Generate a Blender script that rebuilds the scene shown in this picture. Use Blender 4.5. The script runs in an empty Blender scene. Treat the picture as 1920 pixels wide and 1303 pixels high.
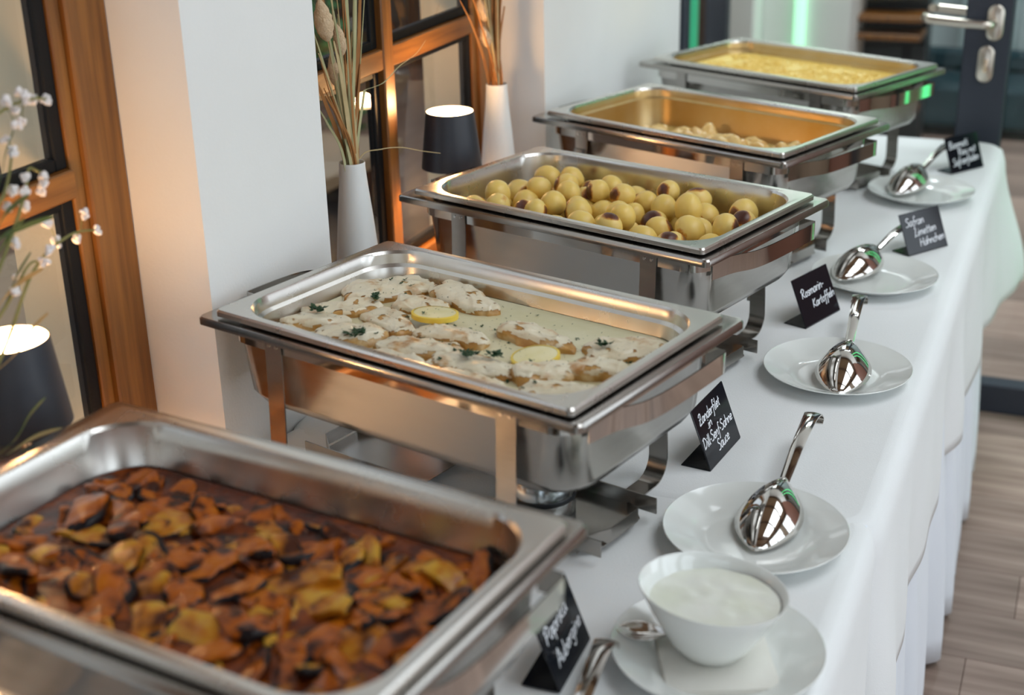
import bpy, math, random
from mathutils import Vector, Matrix, noise
PI = math.pi
rnd = random.Random(7)
scn = bpy.context.scene
COL = scn.collection

# ------------------------------------------------------------------ camera
cd = bpy.data.cameras.new('camera')
cam = bpy.data.objects.new('camera', cd)
COL.objects.link(cam)
R_ = Vector((0.92455841, 0.38038713, -0.02230197))
U_ = Vector((-0.12607177, 0.36060958, 0.92415726))
W_ = Vector((-0.35957983, 0.85162571, -0.3813607))
C_ = Vector((0.97695548, -1.44303624, 1.60454313))
m = Matrix((R_, U_, -W_)).transposed().to_4x4()
m.translation = C_
cam.matrix_world = m
cd.sensor_fit = 'HORIZONTAL'
cd.sensor_width = 36.0
cd.lens = 2619.579 * 36.0 / 1920.0
cd.clip_start = 0.05
cd.clip_end = 100
cd.dof.use_dof = True
cd.dof.focus_distance = 1.95
cd.dof.aperture_fstop = 3.4
scn.camera = cam

# ------------------------------------------------------------------ world, lights, exposure
world = bpy.data.worlds.new('overcast_sky')
scn.world = world
world.use_nodes = True
bg = world.node_tree.nodes['Background']
bg.inputs['Color'].default_value = (0.80, 0.90, 1.0, 1)
bg.inputs['Strength'].default_value = 1.0
scn.view_settings.view_transform = 'Standard'
scn.view_settings.look = 'None'
scn.view_settings.gamma = 1.0
scn.view_settings.use_curve_mapping = False
scn.view_settings.exposure = 0.0


def area(name, loc, target, sx, sy, power, color):
    l = bpy.data.lights.new(name, 'AREA')
    l.shape = 'RECTANGLE'
    l.size = sx
    l.size_y = sy
    l.energy = power
    l.color = color
    o = bpy.data.objects.new(name, l)
    COL.objects.link(o)
    o.location = loc
    d = Vector(target) - Vector(loc)
    o.rotation_euler = d.to_track_quat('-Z', 'Y').to_euler()
    return o


# daylight entering through the windows of the opposite wall and of the wall behind the camera
DAY = (0.84, 0.93, 1.0)
for i, y in enumerate((-2.3, -0.3, 1.7)):
    area('daylight_window', (3.78, y, 1.75), (0, y, 1.25), 1.5, 2.3, 23, DAY)
area('daylight_window', (1.6, -4.84, 1.75), (1.6, 0, 1.25), 2.4, 2.3, 9, DAY)
# added top fill over the middle of the room, brightens the cloth
area('added_top_fill', (2.1, 0.5, 3.36), (2.1, 0.5, 0), 1.5, 2.6, 43, (0.92, 0.97, 1.0))
# unseen fill added to brighten the next room behind the glass door
area('next_room_fill', (0.6, 3.6, 3.2), (0.6, 4.4, 0), 0.9, 0.9, 75, (0.86, 0.97, 1.0))

# ------------------------------------------------------------------ materials
MATS = {}


def mat(name, color, rough=0.5, metal=0.0, noise_amt=0.0, noise_scale=20.0, bump=0.0, bump_scale=60.0,
        color2=None, stretch=None, spec=0.5, emit=None, emit_s=0.0, coat=0.0, sss=0.0, sss_col=None,
        rough_var=0.0, rand_val=0.0):
    m = bpy.data.materials.new(name)
    m.use_nodes = True
    nt = m.node_tree
    b = nt.nodes['Principled BSDF']
    b.inputs['Base Color'].default_value = (*color, 1)
    b.inputs['Roughness'].default_value = rough
    b.inputs['Metallic'].default_value = metal
    b.inputs['Specular IOR Level'].default_value = spec
    b.inputs['Coat Weight'].default_value = coat
    if sss:
        b.inputs['Subsurface Weight'].default_value = sss
        b.inputs['Subsurface Radius'].default_value = (0.012, 0.008, 0.004)
        b.inputs['Subsurface Scale'].default_value = 0.5
    if emit:
        b.inputs['Emission Color'].default_value = (*emit, 1)
        b.inputs['Emission Strength'].default_value = emit_s
    tc = nt.nodes.new('ShaderNodeTexCoord')
    mp = nt.nodes.new('ShaderNodeMapping')
    nt.links.new(tc.outputs['Object'], mp.inputs['Vector'])
    if stretch:
        mp.inputs['Scale'].default_value = stretch
    last = None
    if color2 is not None:
        n = nt.nodes.new('ShaderNodeTexNoise')
        n.inputs['Scale'].default_value = noise_scale
        n.inputs['Detail'].default_value = 6
        nt.links.new(mp.outputs['Vector'], n.inputs['Vector'])
        r = nt.nodes.new('ShaderNodeValToRGB')
        r.color_ramp.elements[0].position = 0.5 - noise_amt
        r.color_ramp.elements[1].position = 0.5 + noise_amt
        r.color_ramp.elements[0].color = (*color, 1)
        r.color_ramp.elements[1].color = (*color2, 1)
        nt.links.new(n.outputs['Fac'], r.inputs['Fac'])
        last = r.outputs['Color']
        if rand_val:
            oi = nt.nodes.new('ShaderNodeObjectInfo')
            mr = nt.nodes.new('ShaderNodeMapRange')
            mr.inputs['To Min'].default_value = 1 - rand_val
            mr.inputs['To Max'].default_value = 1 + rand_val
            nt.links.new(oi.outputs['Random'], mr.inputs['Value'])
            hs = nt.nodes.new('ShaderNodeHueSaturation')
            nt.links.new(mr.outputs['Result'], hs.inputs['Value'])
            nt.links.new(last, hs.inputs['Color'])
            last = hs.outputs['Color']
        nt.links.new(last, b.inputs['Base Color'])
    if rough_var:
        n2 = nt.nodes.new('ShaderNodeTexNoise')
        n2.inputs['Scale'].default_value = 14
        n2.inputs['Detail'].default_value = 5
        nt.links.new(mp.outputs['Vector'], n2.inputs['Vector'])
        mr2 = nt.nodes.new('ShaderNodeMapRange')
        mr2.inputs['To Min'].default_value = max(0.02, rough - rough_var)
        mr2.inputs['To Max'].default_value = rough + rough_var
        nt.links.new(n2.outputs['Fac'], mr2.inputs['Value'])
        nt.links.new(mr2.outputs['Result'], b.inputs['Roughness'])
    if bump:
        n3 = nt.nodes.new('ShaderNodeTexNoise')
        n3.inputs['Scale'].default_value = bump_scale
        n3.inputs['Detail'].default_value = 4
        nt.links.new(mp.outputs['Vector'], n3.inputs['Vector'])
        bp = nt.nodes.new('ShaderNodeBump')
        bp.inputs['Strength'].default_value = bump
        bp.inputs['Distance'].default_value = 0.003
        nt.links.new(n3.outputs['Fac'], bp.inputs['Height'])
        nt.links.new(bp.outputs['Normal'], b.inputs['Normal'])
    MATS[name] = m
    return m


def glass_mat(name, tint=(1, 1, 1), ior=1.45):
    m = bpy.data.materials.new(name)
    m.use_nodes = True
    nt = m.node_tree
    nt.nodes.clear()
    out = nt.nodes.new('ShaderNodeOutputMaterial')
    mix = nt.nodes.new('ShaderNodeMixShader')
    tr = nt.nodes.new('ShaderNodeBsdfTransparent')
    tr.inputs['Color'].default_value = (*tint, 1)
    gl = nt.nodes.new('ShaderNodeBsdfGlossy')
    gl.inputs['Roughness'].default_value = 0.01
    fr = nt.nodes.new('ShaderNodeFresnel')
    fr.inputs['IOR'].default_value = ior
    ge = nt.nodes.new('ShaderNodeNewGeometry')
    inv = nt.nodes.new('ShaderNodeMath')
    inv.operation = 'SUBTRACT'
    inv.inputs[0].default_value = 1.0
    nt.links.new(ge.outputs['Backfacing'], inv.inputs[1])
    mu = nt.nodes.new('ShaderNodeMath')
    mu.operation = 'MULTIPLY'
    nt.links.new(fr.outputs['Fac'], mu.inputs[0])
    nt.links.new(inv.outputs['Value'], mu.inputs[1])
    nt.links.new(mu.outputs['Value'], mix.inputs['Fac'])
    nt.links.new(tr.outputs['BSDF'], mix.inputs[1])
    nt.links.new(gl.outputs['BSDF'], mix.inputs[2])
    nt.links.new(mix.outputs['Shader'], out.inputs['Surface'])
    return m


M_plaster = mat('white_plaster', (0.80, 0.80, 0.78), 0.85, color2=(0.84, 0.84, 0.82), noise_amt=0.3, noise_scale=6, bump=0.12, bump_scale=220)
M_cream = mat('cream_render', (0.70, 0.61, 0.42), 0.9, color2=(0.76, 0.67, 0.48), noise_amt=0.3, noise_scale=5, bump=0.1, bump_scale=120)
M_wood = mat('oak_stained', (0.13, 0.046, 0.008), 0.40, color2=(0.26, 0.105, 0.020), noise_amt=0.18, noise_scale=9, stretch=(9, 9, 0.5), bump=0.15, bump_scale=12)
M_woodh = mat('oak_stained_across', (0.13, 0.046, 0.008), 0.40, color2=(0.27, 0.108, 0.021), noise_amt=0.18, noise_scale=9, stretch=(9, 0.5, 9), bump=0.15, bump_scale=12)
M_gasket = mat('black_gasket', (0.004, 0.0045, 0.005), 0.5, spec=0.2)
M_glass = glass_mat('window_glass')
M_cloth = mat('white_linen', (0.80, 0.82, 0.82), 0.9, color2=(0.84, 0.855, 0.855), noise_amt=0.25, noise_scale=5, bump=0.18, bump_scale=500)
M_skirt = mat('white_skirt_linen', (0.76, 0.80, 0.86), 0.9, color2=(0.80, 0.84, 0.89), noise_amt=0.25, noise_scale=5, bump=0.12, bump_scale=400)
M_steel = mat('polished_steel', (0.56, 0.54, 0.51), 0.08, 1.0, rough_var=0.03)
M_steelb = mat('brushed_steel', (0.40, 0.38, 0.355), 0.22, 1.0, rough_var=0.08, stretch=(1, 1, 6), bump=0.02, bump_scale=30)
M_pan = mat('satin_pan_steel', (0.66, 0.64, 0.60), 0.27, 1.0, rough_var=0.08, bump=0.03, bump_scale=24)
M_panstain = mat('sauce_stained_pan_steel', (0.56, 0.36, 0.12), 0.36, 1.0, color2=(0.66, 0.52, 0.30), noise_amt=0.22, noise_scale=10, rough_var=0.08)
M_chrome = mat('chrome_spoon', (0.70, 0.68, 0.65), 0.07, 1.0)
M_china = mat('white_porcelain', (0.80, 0.83, 0.80), 0.12, coat=0.4, color2=(0.83, 0.85, 0.82), noise_amt=0.3, noise_scale=3)
M_ceramic = mat('matt_white_ceramic', (0.72, 0.73, 0.71), 0.55, color2=(0.77, 0.78, 0.76), noise_amt=0.3, noise_scale=8)
M_shade = mat('anthracite_lacquer', (0.026, 0.030, 0.040), 0.42, color2=(0.030, 0.034, 0.045), noise_amt=0.3, noise_scale=30)
M_shadein = mat('white_shade_lining', (0.9, 0.82, 0.7), 0.6)
M_glow = mat('lit_diffuser', (1, 0.9, 0.75), 0.5, emit=(1.0, 0.72, 0.42), emit_s=9.0)
M_brass = mat('champagne_metal', (0.75, 0.58, 0.42), 0.25, 1.0)
M_slate = mat('black_acrylic', (0.006, 0.007, 0.011), 0.10, spec=0.32)
M_chalk = mat('white_chalk_marker', (0.82, 0.84, 0.88), 0.7)
M_napkin = mat('cream_paper_napkin', (0.80, 0.79, 0.72), 0.95, color2=(0.84, 0.83, 0.77), noise_amt=0.3, noise_scale=20, bump=0.2, bump_scale=200)
M_floorwood = mat('grey_brown_plank', (0.22, 0.140, 0.110), 0.5, color2=(0.46, 0.335, 0.275), noise_amt=0.2, noise_scale=3.2, stretch=(0.7, 9, 9), bump=0.1, bump_scale=20, rand_val=0.28)
M_floorsub = mat('floor_joint', (0.12, 0.085, 0.07), 0.8)
M_redwall = mat('russet_wall', (0.20, 0.085, 0.055), 0.8, color2=(0.24, 0.105, 0.07), noise_amt=0.3, noise_scale=3)
M_ceil = mat('wooden_ceiling', (0.24, 0.15, 0.09), 0.8, color2=(0.31, 0.20, 0.12), noise_amt=0.3, noise_scale=3)
M_beam = mat('dark_beam', (0.07, 0.035, 0.018), 0.6, color2=(0.12, 0.06, 0.03), noise_amt=0.3, noise_scale=5)
M_wall2 = mat('warm_wall_paint', (0.42, 0.33, 0.25), 0.9, color2=(0.47, 0.37, 0.28), noise_amt=0.3, noise_scale=3)
M_frame = mat('anthracite_door_profile', (0.028, 0.034, 0.050), 0.40)
M_satin = mat('satin_stainless', (0.66, 0.60, 0.52), 0.28, 1.0)
M_curtain = mat('pale_grey_curtain', (0.42, 0.50, 0.50), 0.9, color2=(0.52, 0.60, 0.60), noise_amt=0.3, noise_scale=4)
M_teal = mat('dark_teal_upholstery', (0.006, 0.030, 0.040), 0.8, color2=(0.010, 0.045, 0.055), noise_amt=0.3, noise_scale=12)
M_dark = mat('dark_lacquer', (0.010, 0.013, 0.016), 0.4)
M_led = mat('green_led', (0.1, 0.5, 0.3), 0.5, emit=(0.10, 1.0, 0.30), emit_s=2.6)
M_ledw = mat('mint_led', (0.4, 0.9, 0.6), 0.5, emit=(0.46, 1.0, 0.62), emit_s=1.05)
M_ledd = mat('dim_green_led', (0.03, 0.3, 0.15), 0.5, emit=(0.03, 0.33, 0.16), emit_s=0.8)
M_table = mat('table_board', (0.35, 0.25, 0.16), 0.6, color2=(0.42, 0.3, 0.2), noise_amt=0.3, noise_scale=5)
M_terrace = mat('terrace_boards', (0.16, 0.09, 0.06), 0.7, color2=(0.26, 0.16, 0.11), noise_amt=0.2, noise_scale=3, stretch=(8, 0.8, 1))
M_yellow = mat('ochre_panel', (0.42, 0.22, 0.02), 0.7, color2=(0.50, 0.28, 0.03), noise_amt=0.3, noise_scale=3)
M_leafgreen = mat('hedge_leaf', (0.02, 0.10, 0.02), 0.6, color2=(0.05, 0.20, 0.04), noise_amt=0.3, noise_scale=20)
M_greenboard = mat('green_panel', (0.03, 0.36, 0.10), 0.6, color2=(0.05, 0.45, 0.14), noise_amt=0.3, noise_scale=3)
M_stem = mat('olive_stem', (0.20, 0.19, 0.05), 0.6)
M_leaf = mat('narrow_leaf', (0.03, 0.075, 0.02), 0.45, color2=(0.07, 0.12, 0.03), noise_amt=0.3, noise_scale=30)
M_leafy = mat('yellowed_leaf', (0.42, 0.24, 0.07), 0.5, color2=(0.55, 0.36, 0.14), noise_amt=0.3, noise_scale=30)
M_bloom = mat('blush_white_petal', (0.86, 0.78, 0.74), 0.8, color2=(0.90, 0.86, 0.84), noise_amt=0.3, noise_scale=60)
M_straw = mat('dried_straw', (0.42, 0.30, 0.13), 0.75, color2=(0.55, 0.44, 0.24), noise_amt=0.25, noise_scale=18)
M_strawg = mat('dried_green_straw', (0.34, 0.33, 0.16), 0.75, color2=(0.48, 0.46, 0.26), noise_amt=0.25, noise_scale=18)
M_strawr = mat('dried_rust_straw', (0.26, 0.10, 0.025), 0.75, color2=(0.40, 0.18, 0.05), noise_amt=0.25, noise_scale=18)
M_tail = mat('bunny_tail_fluff', (0.58, 0.40, 0.24), 0.95, color2=(0.74, 0.57, 0.38), noise_amt=0.25, noise_scale=120, bump=0.8, bump_scale=400)


def dome_mat(name, base, base2, spot, edge0, edge1, rough, nscale=18, coat=0.2, sss=0.0):
    """food colour: base tone with browned patches laid over it by noise"""
    m = bpy.data.materials.new(name)
    m.use_nodes = True
    nt = m.node_tree
    b = nt.nodes['Principled BSDF']
    tc = nt.nodes.new('ShaderNodeTexCoord')
    oi = nt.nodes.new('ShaderNodeObjectInfo')
    n1 = nt.nodes.new('ShaderNodeTexNoise')
    n1.inputs['Scale'].default_value = nscale
    n1.inputs['Detail'].default_value = 5
    add = nt.nodes.new('ShaderNodeVectorMath')
    add.operation = 'ADD'
    sc = nt.nodes.new('ShaderNodeVectorMath')
    sc.operation = 'SCALE'
    sc.inputs[0].default_value = (31.7, 17.3, 23.9)
    nt.links.new(oi.outputs['Random'], sc.inputs['Scale'])
    nt.links.new(tc.outputs['Object'], add.inputs[0])
    nt.links.new(sc.outputs['Vector'], add.inputs[1])
    nt.links.new(add.outputs['Vector'], n1.inputs['Vector'])
    r = nt.nodes.new('ShaderNodeValToRGB')
    e = r.color_ramp.elements
    e[0].position, e[1].position = 0.35, edge0
    e[0].color, e[1].color = (*base, 1), (*base2, 1)
    x = e.new(edge1)
    x.color = (*spot, 1)
    nt.links.new(n1.outputs['Fac'], r.inputs['Fac'])
    nt.links.new(r.outputs['Color'], b.inputs['Base Color'])
    b.inputs['Roughness'].default_value = rough
    b.inputs['Coat Weight'].default_value = coat
    b.inputs['Coat Roughness'].default_value = 0.15
    n2 = nt.nodes.new('ShaderNodeTexNoise')
    n2.inputs['Scale'].default_value = nscale * 6
    nt.links.new(add.outputs['Vector'], n2.inputs['Vector'])
    bp = nt.nodes.new('ShaderNodeBump')
    bp.inputs['Strength'].default_value = 0.35
    bp.inputs['Distance'].default_value = 0.002
    nt.links.new(n2.outputs['Fac'], bp.inputs['Height'])
    nt.links.new(bp.outputs['Normal'], b.inputs['Normal'])
    if sss:
        b.inputs['Subsurface Weight'].default_value = sss
        b.inputs['Subsurface Radius'].default_value = (0.012, 0.008, 0.004)
        b.inputs['Subsurface Scale'].default_value = 0.5
    return m


def potato_mat():
    m = bpy.data.materials.new('roast_potato')
    m.use_nodes = True
    nt = m.node_tree
    b = nt.nodes['Principled BSDF']
    tc = nt.nodes.new('ShaderNodeTexCoord')
    oi = nt.nodes.new('ShaderNodeObjectInfo')
    nrm = nt.nodes.new('ShaderNodeVectorMath')
    nrm.operation = 'NORMALIZE'
    nt.links.new(tc.outputs['Object'], nrm.inputs[0])
    dot = nt.nodes.new('ShaderNodeVectorMath')
    dot.operation = 'DOT_PRODUCT'
    dot.inputs[1].default_value = (0.0, 0.0, 1.0)
    nt.links.new(nrm.outputs['Vector'], dot.inputs[0])
    n = nt.nodes.new('ShaderNodeTexNoise')
    n.inputs['Scale'].default_value = 70
    n.inputs['Detail'].default_value = 4
    nt.links.new(tc.outputs['Object'], n.inputs['Vector'])
    ma = nt.nodes.new('ShaderNodeMath')
    ma.operation = 'MULTIPLY_ADD'
    ma.inputs[1].default_value = 0.35
    nt.links.new(n.outputs['Fac'], ma.inputs[0])
    nt.links.new(dot.outputs['Value'], ma.inputs[2])
    # size of the browned patch differs from potato to potato
    mb = nt.nodes.new('ShaderNodeMath')
    mb.operation = 'MULTIPLY_ADD'
    mb.inputs[1].default_value = -0.35
    nt.links.new(oi.outputs['Random'], mb.inputs[0])
    nt.links.new(ma.outputs['Value'], mb.inputs[2])
    r = nt.nodes.new('ShaderNodeValToRGB')
    e = r.color_ramp.elements
    e[0].position, e[0].color = 0.0, (0.80, 0.57, 0.15, 1)
    e[1].position, e[1].color = 0.74, (0.82, 0.60, 0.19, 1)
    for p, c in ((0.80, (0.58, 0.26, 0.04, 1)), (0.87, (0.16, 0.045, 0.012, 1)), (1.0, (0.07, 0.018, 0.008, 1))):
        x = e.new(p)
        x.color = c
    nt.links.new(mb.outputs['Value'], r.inputs['Fac'])
    nt.links.new(r.outputs['Color'], b.inputs['Base Color'])
    b.inputs['Roughness'].default_value = 0.38
    b.inputs['Subsurface Weight'].default_value = 0.15
    b.inputs['Subsurface Radius'].default_value = (0.012, 0.008, 0.003)
    b.inputs['Subsurface Scale'].default_value = 0.5
    bp = nt.nodes.new('ShaderNodeBump')
    bp.inputs['Strength'].default_value = 0.15
    bp.inputs['Distance'].default_value = 0.002
    nt.links.new(n.outputs['Fac'], bp.inputs['Height'])
    nt.links.new(bp.outputs['Normal'], b.inputs['Normal'])
    return m


M_potato = potato_mat()
M_fish = dome_mat('sauced_fish', (0.78, 0.71, 0.54), (0.74, 0.65, 0.46), (0.48, 0.23, 0.06), 0.56, 0.70, 0.4, 34)
M_fishskin = dome_mat('golden_fried_fish', (0.38, 0.17, 0.035), (0.52, 0.28, 0.07), (0.70, 0.52, 0.28), 0.55, 0.72, 0.42, 40)
M_cream_sauce = dome_mat('dill_cream_sauce', (0.70, 0.66, 0.42), (0.74, 0.69, 0.46), (0.66, 0.61, 0.36), 0.5, 0.7, 0.30, 9, coat=0.3)
M_lemonpeel = mat('lemon_peel', (0.85, 0.62, 0.08), 0.4)
M_lemonflesh = mat('lemon_flesh', (0.80, 0.72, 0.36), 0.3, color2=(0.86, 0.79, 0.48), noise_amt=0.2, noise_scale=60, coat=0.3)
M_parsley = mat('chopped_parsley', (0.008, 0.035, 0.010), 0.6, color2=(0.02, 0.075, 0.02), noise_amt=0.3, noise_scale=80)
M_ratsauce = dome_mat('tomato_sauce', (0.030, 0.006, 0.002), (0.12, 0.022, 0.003), (0.28, 0.060, 0.004), 0.50, 0.66, 0.30, 30, coat=0.0)
M_ratsauce.node_tree.nodes['Principled BSDF'].inputs['Specular IOR Level'].default_value = 0.22
M_flesh = dome_mat('sauced_aubergine', (0.46, 0.125, 0.004), (0.38, 0.085, 0.003), (0.040, 0.008, 0.002), 0.50, 0.62, 0.30, 32, coat=0.0)
M_flesh.node_tree.nodes['Principled BSDF'].inputs['Specular IOR Level'].default_value = 0.3
M_flesh2 = dome_mat('golden_aubergine', (0.56, 0.30, 0.03), (0.44, 0.14, 0.006), (0.06, 0.012, 0.002), 0.50, 0.64, 0.30, 34, coat=0.0)
M_flesh2.node_tree.nodes['Principled BSDF'].inputs['Specular IOR Level'].default_value = 0.3
M_skin = mat('aubergine_skin', (0.009, 0.005, 0.006), 0.35, spec=0.25)
M_chicken = dome_mat('saffron_chicken', (0.84, 0.60, 0.24), (0.80, 0.52, 0.17), (0.52, 0.24, 0.05), 0.58, 0.76, 0.38, 30)
M_saffron = dome_mat('saffron_sauce', (0.72, 0.52, 0.18), (0.68, 0.47, 0.15), (0.6, 0.38, 0.10), 0.5, 0.7, 0.25, 12, coat=0.4)
M_rice = mat('saffron_rice', (0.92, 0.66, 0.15), 0.5, color2=(0.95, 0.75, 0.25), noise_amt=0.25, noise_scale=40)
M_dip = mat('herb_yoghurt', (0.82, 0.83, 0.77), 0.35, color2=(0.76, 0.79, 0.64), noise_amt=0.25, noise_scale=22, coat=0.3, bump=0.4, bump_scale=45)
M_can = mat('tin_can', (0.55, 0.60, 0.62), 0.2, 1.0)

# ------------------------------------------------------------------ mesh helpers


class MB:
    def __init__(self):
        self.v, self.f = [], []

    def add(self, vs, fs):
        o = len(self.v)
        self.v += [tuple(p) for p in vs]
        self.f += [tuple(i + o for i in f) for f in fs]
        return self

    def box(self, x0, x1, y0, y1, z0, z1, c=0.0):
        if c <= 0:
            vs = [(x, y, z) for z in (z0, z1) for y in (y0, y1) for x in (x0, x1)]
            return self.add(vs, [(0, 2, 3, 1), (4, 5, 7, 6), (0, 1, 5, 4), (2, 6, 7, 3), (0, 4, 6, 2), (1, 3, 7, 5)])
        # bevelled: loft of inset rings with chamfered verticals
        a, b = (x1 - x0) / 2, (y1 - y0) / 2
        cx, cy = (x0 + x1) / 2, (y0 + y1) / 2
        rings = []
        for z, ins in ((z0, c), (z0 + c, 0), (z1 - c, 0), (z1, c)):
            A, B = a - ins, b - ins
            q = c * 0.8
            rings.append([(cx + sx, cy + sy, z) for sx, sy in
                          ((A, -B + q), (A, B - q), (A - q, B), (-A + q, B), (-A, B - q), (-A, -B + q), (-A + q, -B), (A - q, -B))])
        return self.loft(rings, cap0=True, cap1=True)

    def loft(self, rings, closed=True, cap0=False, cap1=False):
        n = len(rings[0])
        vs = [p for r in rings for p in r]
        fs = []
        for k in range(len(rings) - 1):
            for i in range(n if closed else n - 1):
                j = (i + 1) % n
                fs.append((k * n + i, k * n + j, (k + 1) * n + j, (k + 1) * n + i))
        if cap0:
            fs.append(tuple(reversed(range(n))))
        if cap1:
            fs.append(tuple((len(rings) - 1) * n + i for i in range(n)))
        return self.add(vs, fs)

    def lathe(self, prof, n=32, cx=0, cy=0):
        rings = [[(cx + r * math.cos(2 * PI * i / n), cy + r * math.sin(2 * PI * i / n), z) for i in range(n)] for r, z in prof]
        return self.loft(rings)

    def tube(self, pts, rad, n=8, cap=True):
        pts = [Vector(p) for p in pts]
        if not isinstance(rad, (list, tuple)):
            rad = [rad] * len(pts)
        rings = []
        ref = None
        for i, p in enumerate(pts):
            t = (pts[min(i + 1, len(pts) - 1)] - pts[max(i - 1, 0)]).normalized()
            if ref is None:
                ref = t.orthogonal().normalized()
            a = (ref - t * ref.dot(t)).normalized()
            ref = a
            b = t.cross(a)
            rings.append([p + (a * math.cos(2 * PI * k / n) + b * math.sin(2 * PI * k / n)) * rad[i] for k in range(n)])
        return self.loft(rings, cap0=cap, cap1=cap)

    def strap(self, pts, side, width, th):
        """flat strap: path pts, constant side direction, width (number or list), thickness"""
        pts = [Vector(p) for p in pts]
        s = Vector(side).normalized()
        if not isinstance(width, (list, tuple)):
            width = [width] * len(pts)
        rings = []
        for i, p in enumerate(pts):
            t = (pts[min(i + 1, len(pts) - 1)] - pts[max(i - 1, 0)]).normalized()
            nn = t.cross(s).normalized()
            w = width[i] / 2
            rings.append([p - s * w - nn * th / 2, p + s * w - nn * th / 2, p + s * w + nn * th / 2, p - s * w + nn * th / 2])
        return self.loft(rings, cap0=True, cap1=True)

    def build(self, name, material, parent=None, smooth=True, loc=None, rot=None, angle=40):
        me = bpy.data.meshes.new(name)
        me.from_pydata(self.v, [], self.f)
        me.update()
        o = bpy.data.objects.new(name, me)
        COL.objects.link(o)
        if material:
            me.materials.append(material)
        if smooth:
            for p in me.polygons:
                p.use_smooth = True
            try:
                me.set_sharp_from_angle(angle=math.radians(angle))
            except Exception:
                pass
        if parent:
            o.parent = parent
        if loc:
            o.location = loc
        if rot:
            o.rotation_euler = rot
        return o


def rrect(a, b, r, z, cx=0, cy=0, n=7):
    r = min(r, a, b)
    pts = []
    for qx, qy, a0 in ((a - r, b - r, 0), (-a + r, b - r, PI / 2), (-a + r, -b + r, PI), (a - r, -b + r, 1.5 * PI)):
        for i in range(n):
            t = a0 + PI / 2 * i / (n - 1)
            pts.append((cx + qx + r * math.cos(t), cy + qy + r * math.sin(t), z))
    return pts


def tag(o, label=None, cat=None, group=None, kind=None):
    if label:
        o['label'] = label
    if cat:
        o['category'] = cat
    if group:
        o['group'] = group
    if kind:
        o['kind'] = kind
    return o


def thing(name, label, cat, loc=(0, 0, 0), rotz=0.0, group=None):
    o = bpy.data.objects.new(name, None)
    o.empty_display_size = 0.05
    COL.objects.link(o)
    o.location = loc
    o.rotation_euler = (0, 0, rotz)
    return tag(o, label, cat, group)


def dup(o, parent=None):
    c = o.copy()
    COL.objects.link(c)
    c.parent = parent
    for ch in list(o.children):
        dup(ch, c)
    return c


def struct(o):
    o['kind'] = 'structure'
    return o


def smooth_path(pts, n=6):
    """Catmull-Rom through the points"""
    P = [Vector(p) for p in pts]
    if len(P) < 3:
        return P
    out = []
    for i in range(len(P) - 1):
        p0, p1, p2, p3 = P[max(i - 1, 0)], P[i], P[i + 1], P[min(i + 2, len(P) - 1)]
        for k in range(n):
            t = k / n
            out.append(0.5 * ((2 * p1) + (p2 - p0) * t + (2 * p0 - 5 * p1 + 4 * p2 - p3) * t * t + (3 * p1 - p0 - 3 * p2 + p3) * t ** 3))
    out.append(P[-1])
    return out


# ------------------------------------------------------------------ the room
WX = -0.014           # face of the plastered piers on the window wall
REC = -0.118          # plane of the wooden window frames
YA0, YA1 = -0.93, -0.066
YB0, YB1 = 0.236, 1.101
YEND = 2.056
SILL = 0.7525
TOPW = 2.25


def pier(y0, y1, z0=0.0, z1=2.8, x0=-0.175):
    return (x0, WX, y0, y1, z0, z1)


w = MB()
w.box(*pier(-1.15, YA0)).box(*pier(YA1, YB0)).box(*pier(YB1, YEND))
w.box(*pier(YA0, YA1, 0, 0.70)).box(*pier(YB0, YB1, 0, 0.70))
w.box(*pier(YA0, YA1, TOPW, 2.8)).box(*pier(YB0, YB1, TOPW, 2.8))
struct(MB().box(-0.175, WX, -4.9, -1.151, 0, 2.8).build('wall_panelled', M_wood, smooth=False))
wl = struct(w.build('wall_left', M_plaster, smooth=False))
tag(wl, 'white plastered window wall with two piers beside the table')
# outer leaf of the same wall, rendered cream
w = MB()
XO = -0.258
for y0, y1, z0, z1 in ((-4.9, YA0 + 0.03, 0, 2.8), (YA1 - 0.065, YB0 + 0.03, 0, 2.8), (YB1 - 0.04, YEND + .1, 0, 2.8),
                       (YA0 + .03, YA1 - .03, 0, 0.70), (YB0 + .03, YB1 - .03, 0, 0.70), (YA0 + .03, YA1 - .03, TOPW, 2.8), (YB0 + .03, YB1 - .03, TOPW, 2.8)):
    w.box(XO, -0.1752, y0, y1, z0, z1)
w.box(-0.1752, -0.149, YA1 - .065, YA1 - .001, .70, TOPW).box(-0.1752, -0.149, YB1 - .04, YB1 - .001, .70, TOPW)
struct(w.build('wall_outer', M_cream, smooth=False))

# floor boards
fl = MB().box(-0.4, 3.9, -4.9, 6.2, -0.05, -0.012).build('floor', M_floorsub, smooth=False)
struct(fl)
PW, PL = 0.172, 1.28
base_plank = None
cnt = 0
rows = int((6.1 + 0.4) / PW)
far = MB()
for i in range(-28, rows):
    y0 = -0.4 + i * PW
    off = (i * 0.47) % 1.0 * PL
    for k in range(-1, 4):
        x0 = -0.4 + k * PL - off + PL * 0.3
        xa, xb = max(x0, -0.35), min(x0 + PL, 3.78)
        if xb - xa < 0.1 or y0 + PW > 6.15 or y0 < -4.85:
            continue
        near = y0 > -0.1 and xa < 1.9 and xb > 0.6
        if near:
            mb = MB().box(xa + .0005, xb - .0005, 0.0005, PW - .0005, -0.012, 0.0, 0.0008)
            p = mb.build('plank', M_floorwood, fl, smooth=False, loc=(0, y0, rnd.uniform(-.0006, 0)))
            cnt += 1
        else:
            far.box(xa + .001, xb - .001, y0 + .001, y0 + PW - .001, -0.012, 0)
tag(far.build('planks_beyond', M_floorwood, fl, smooth=False), kind='stuff')

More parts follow.
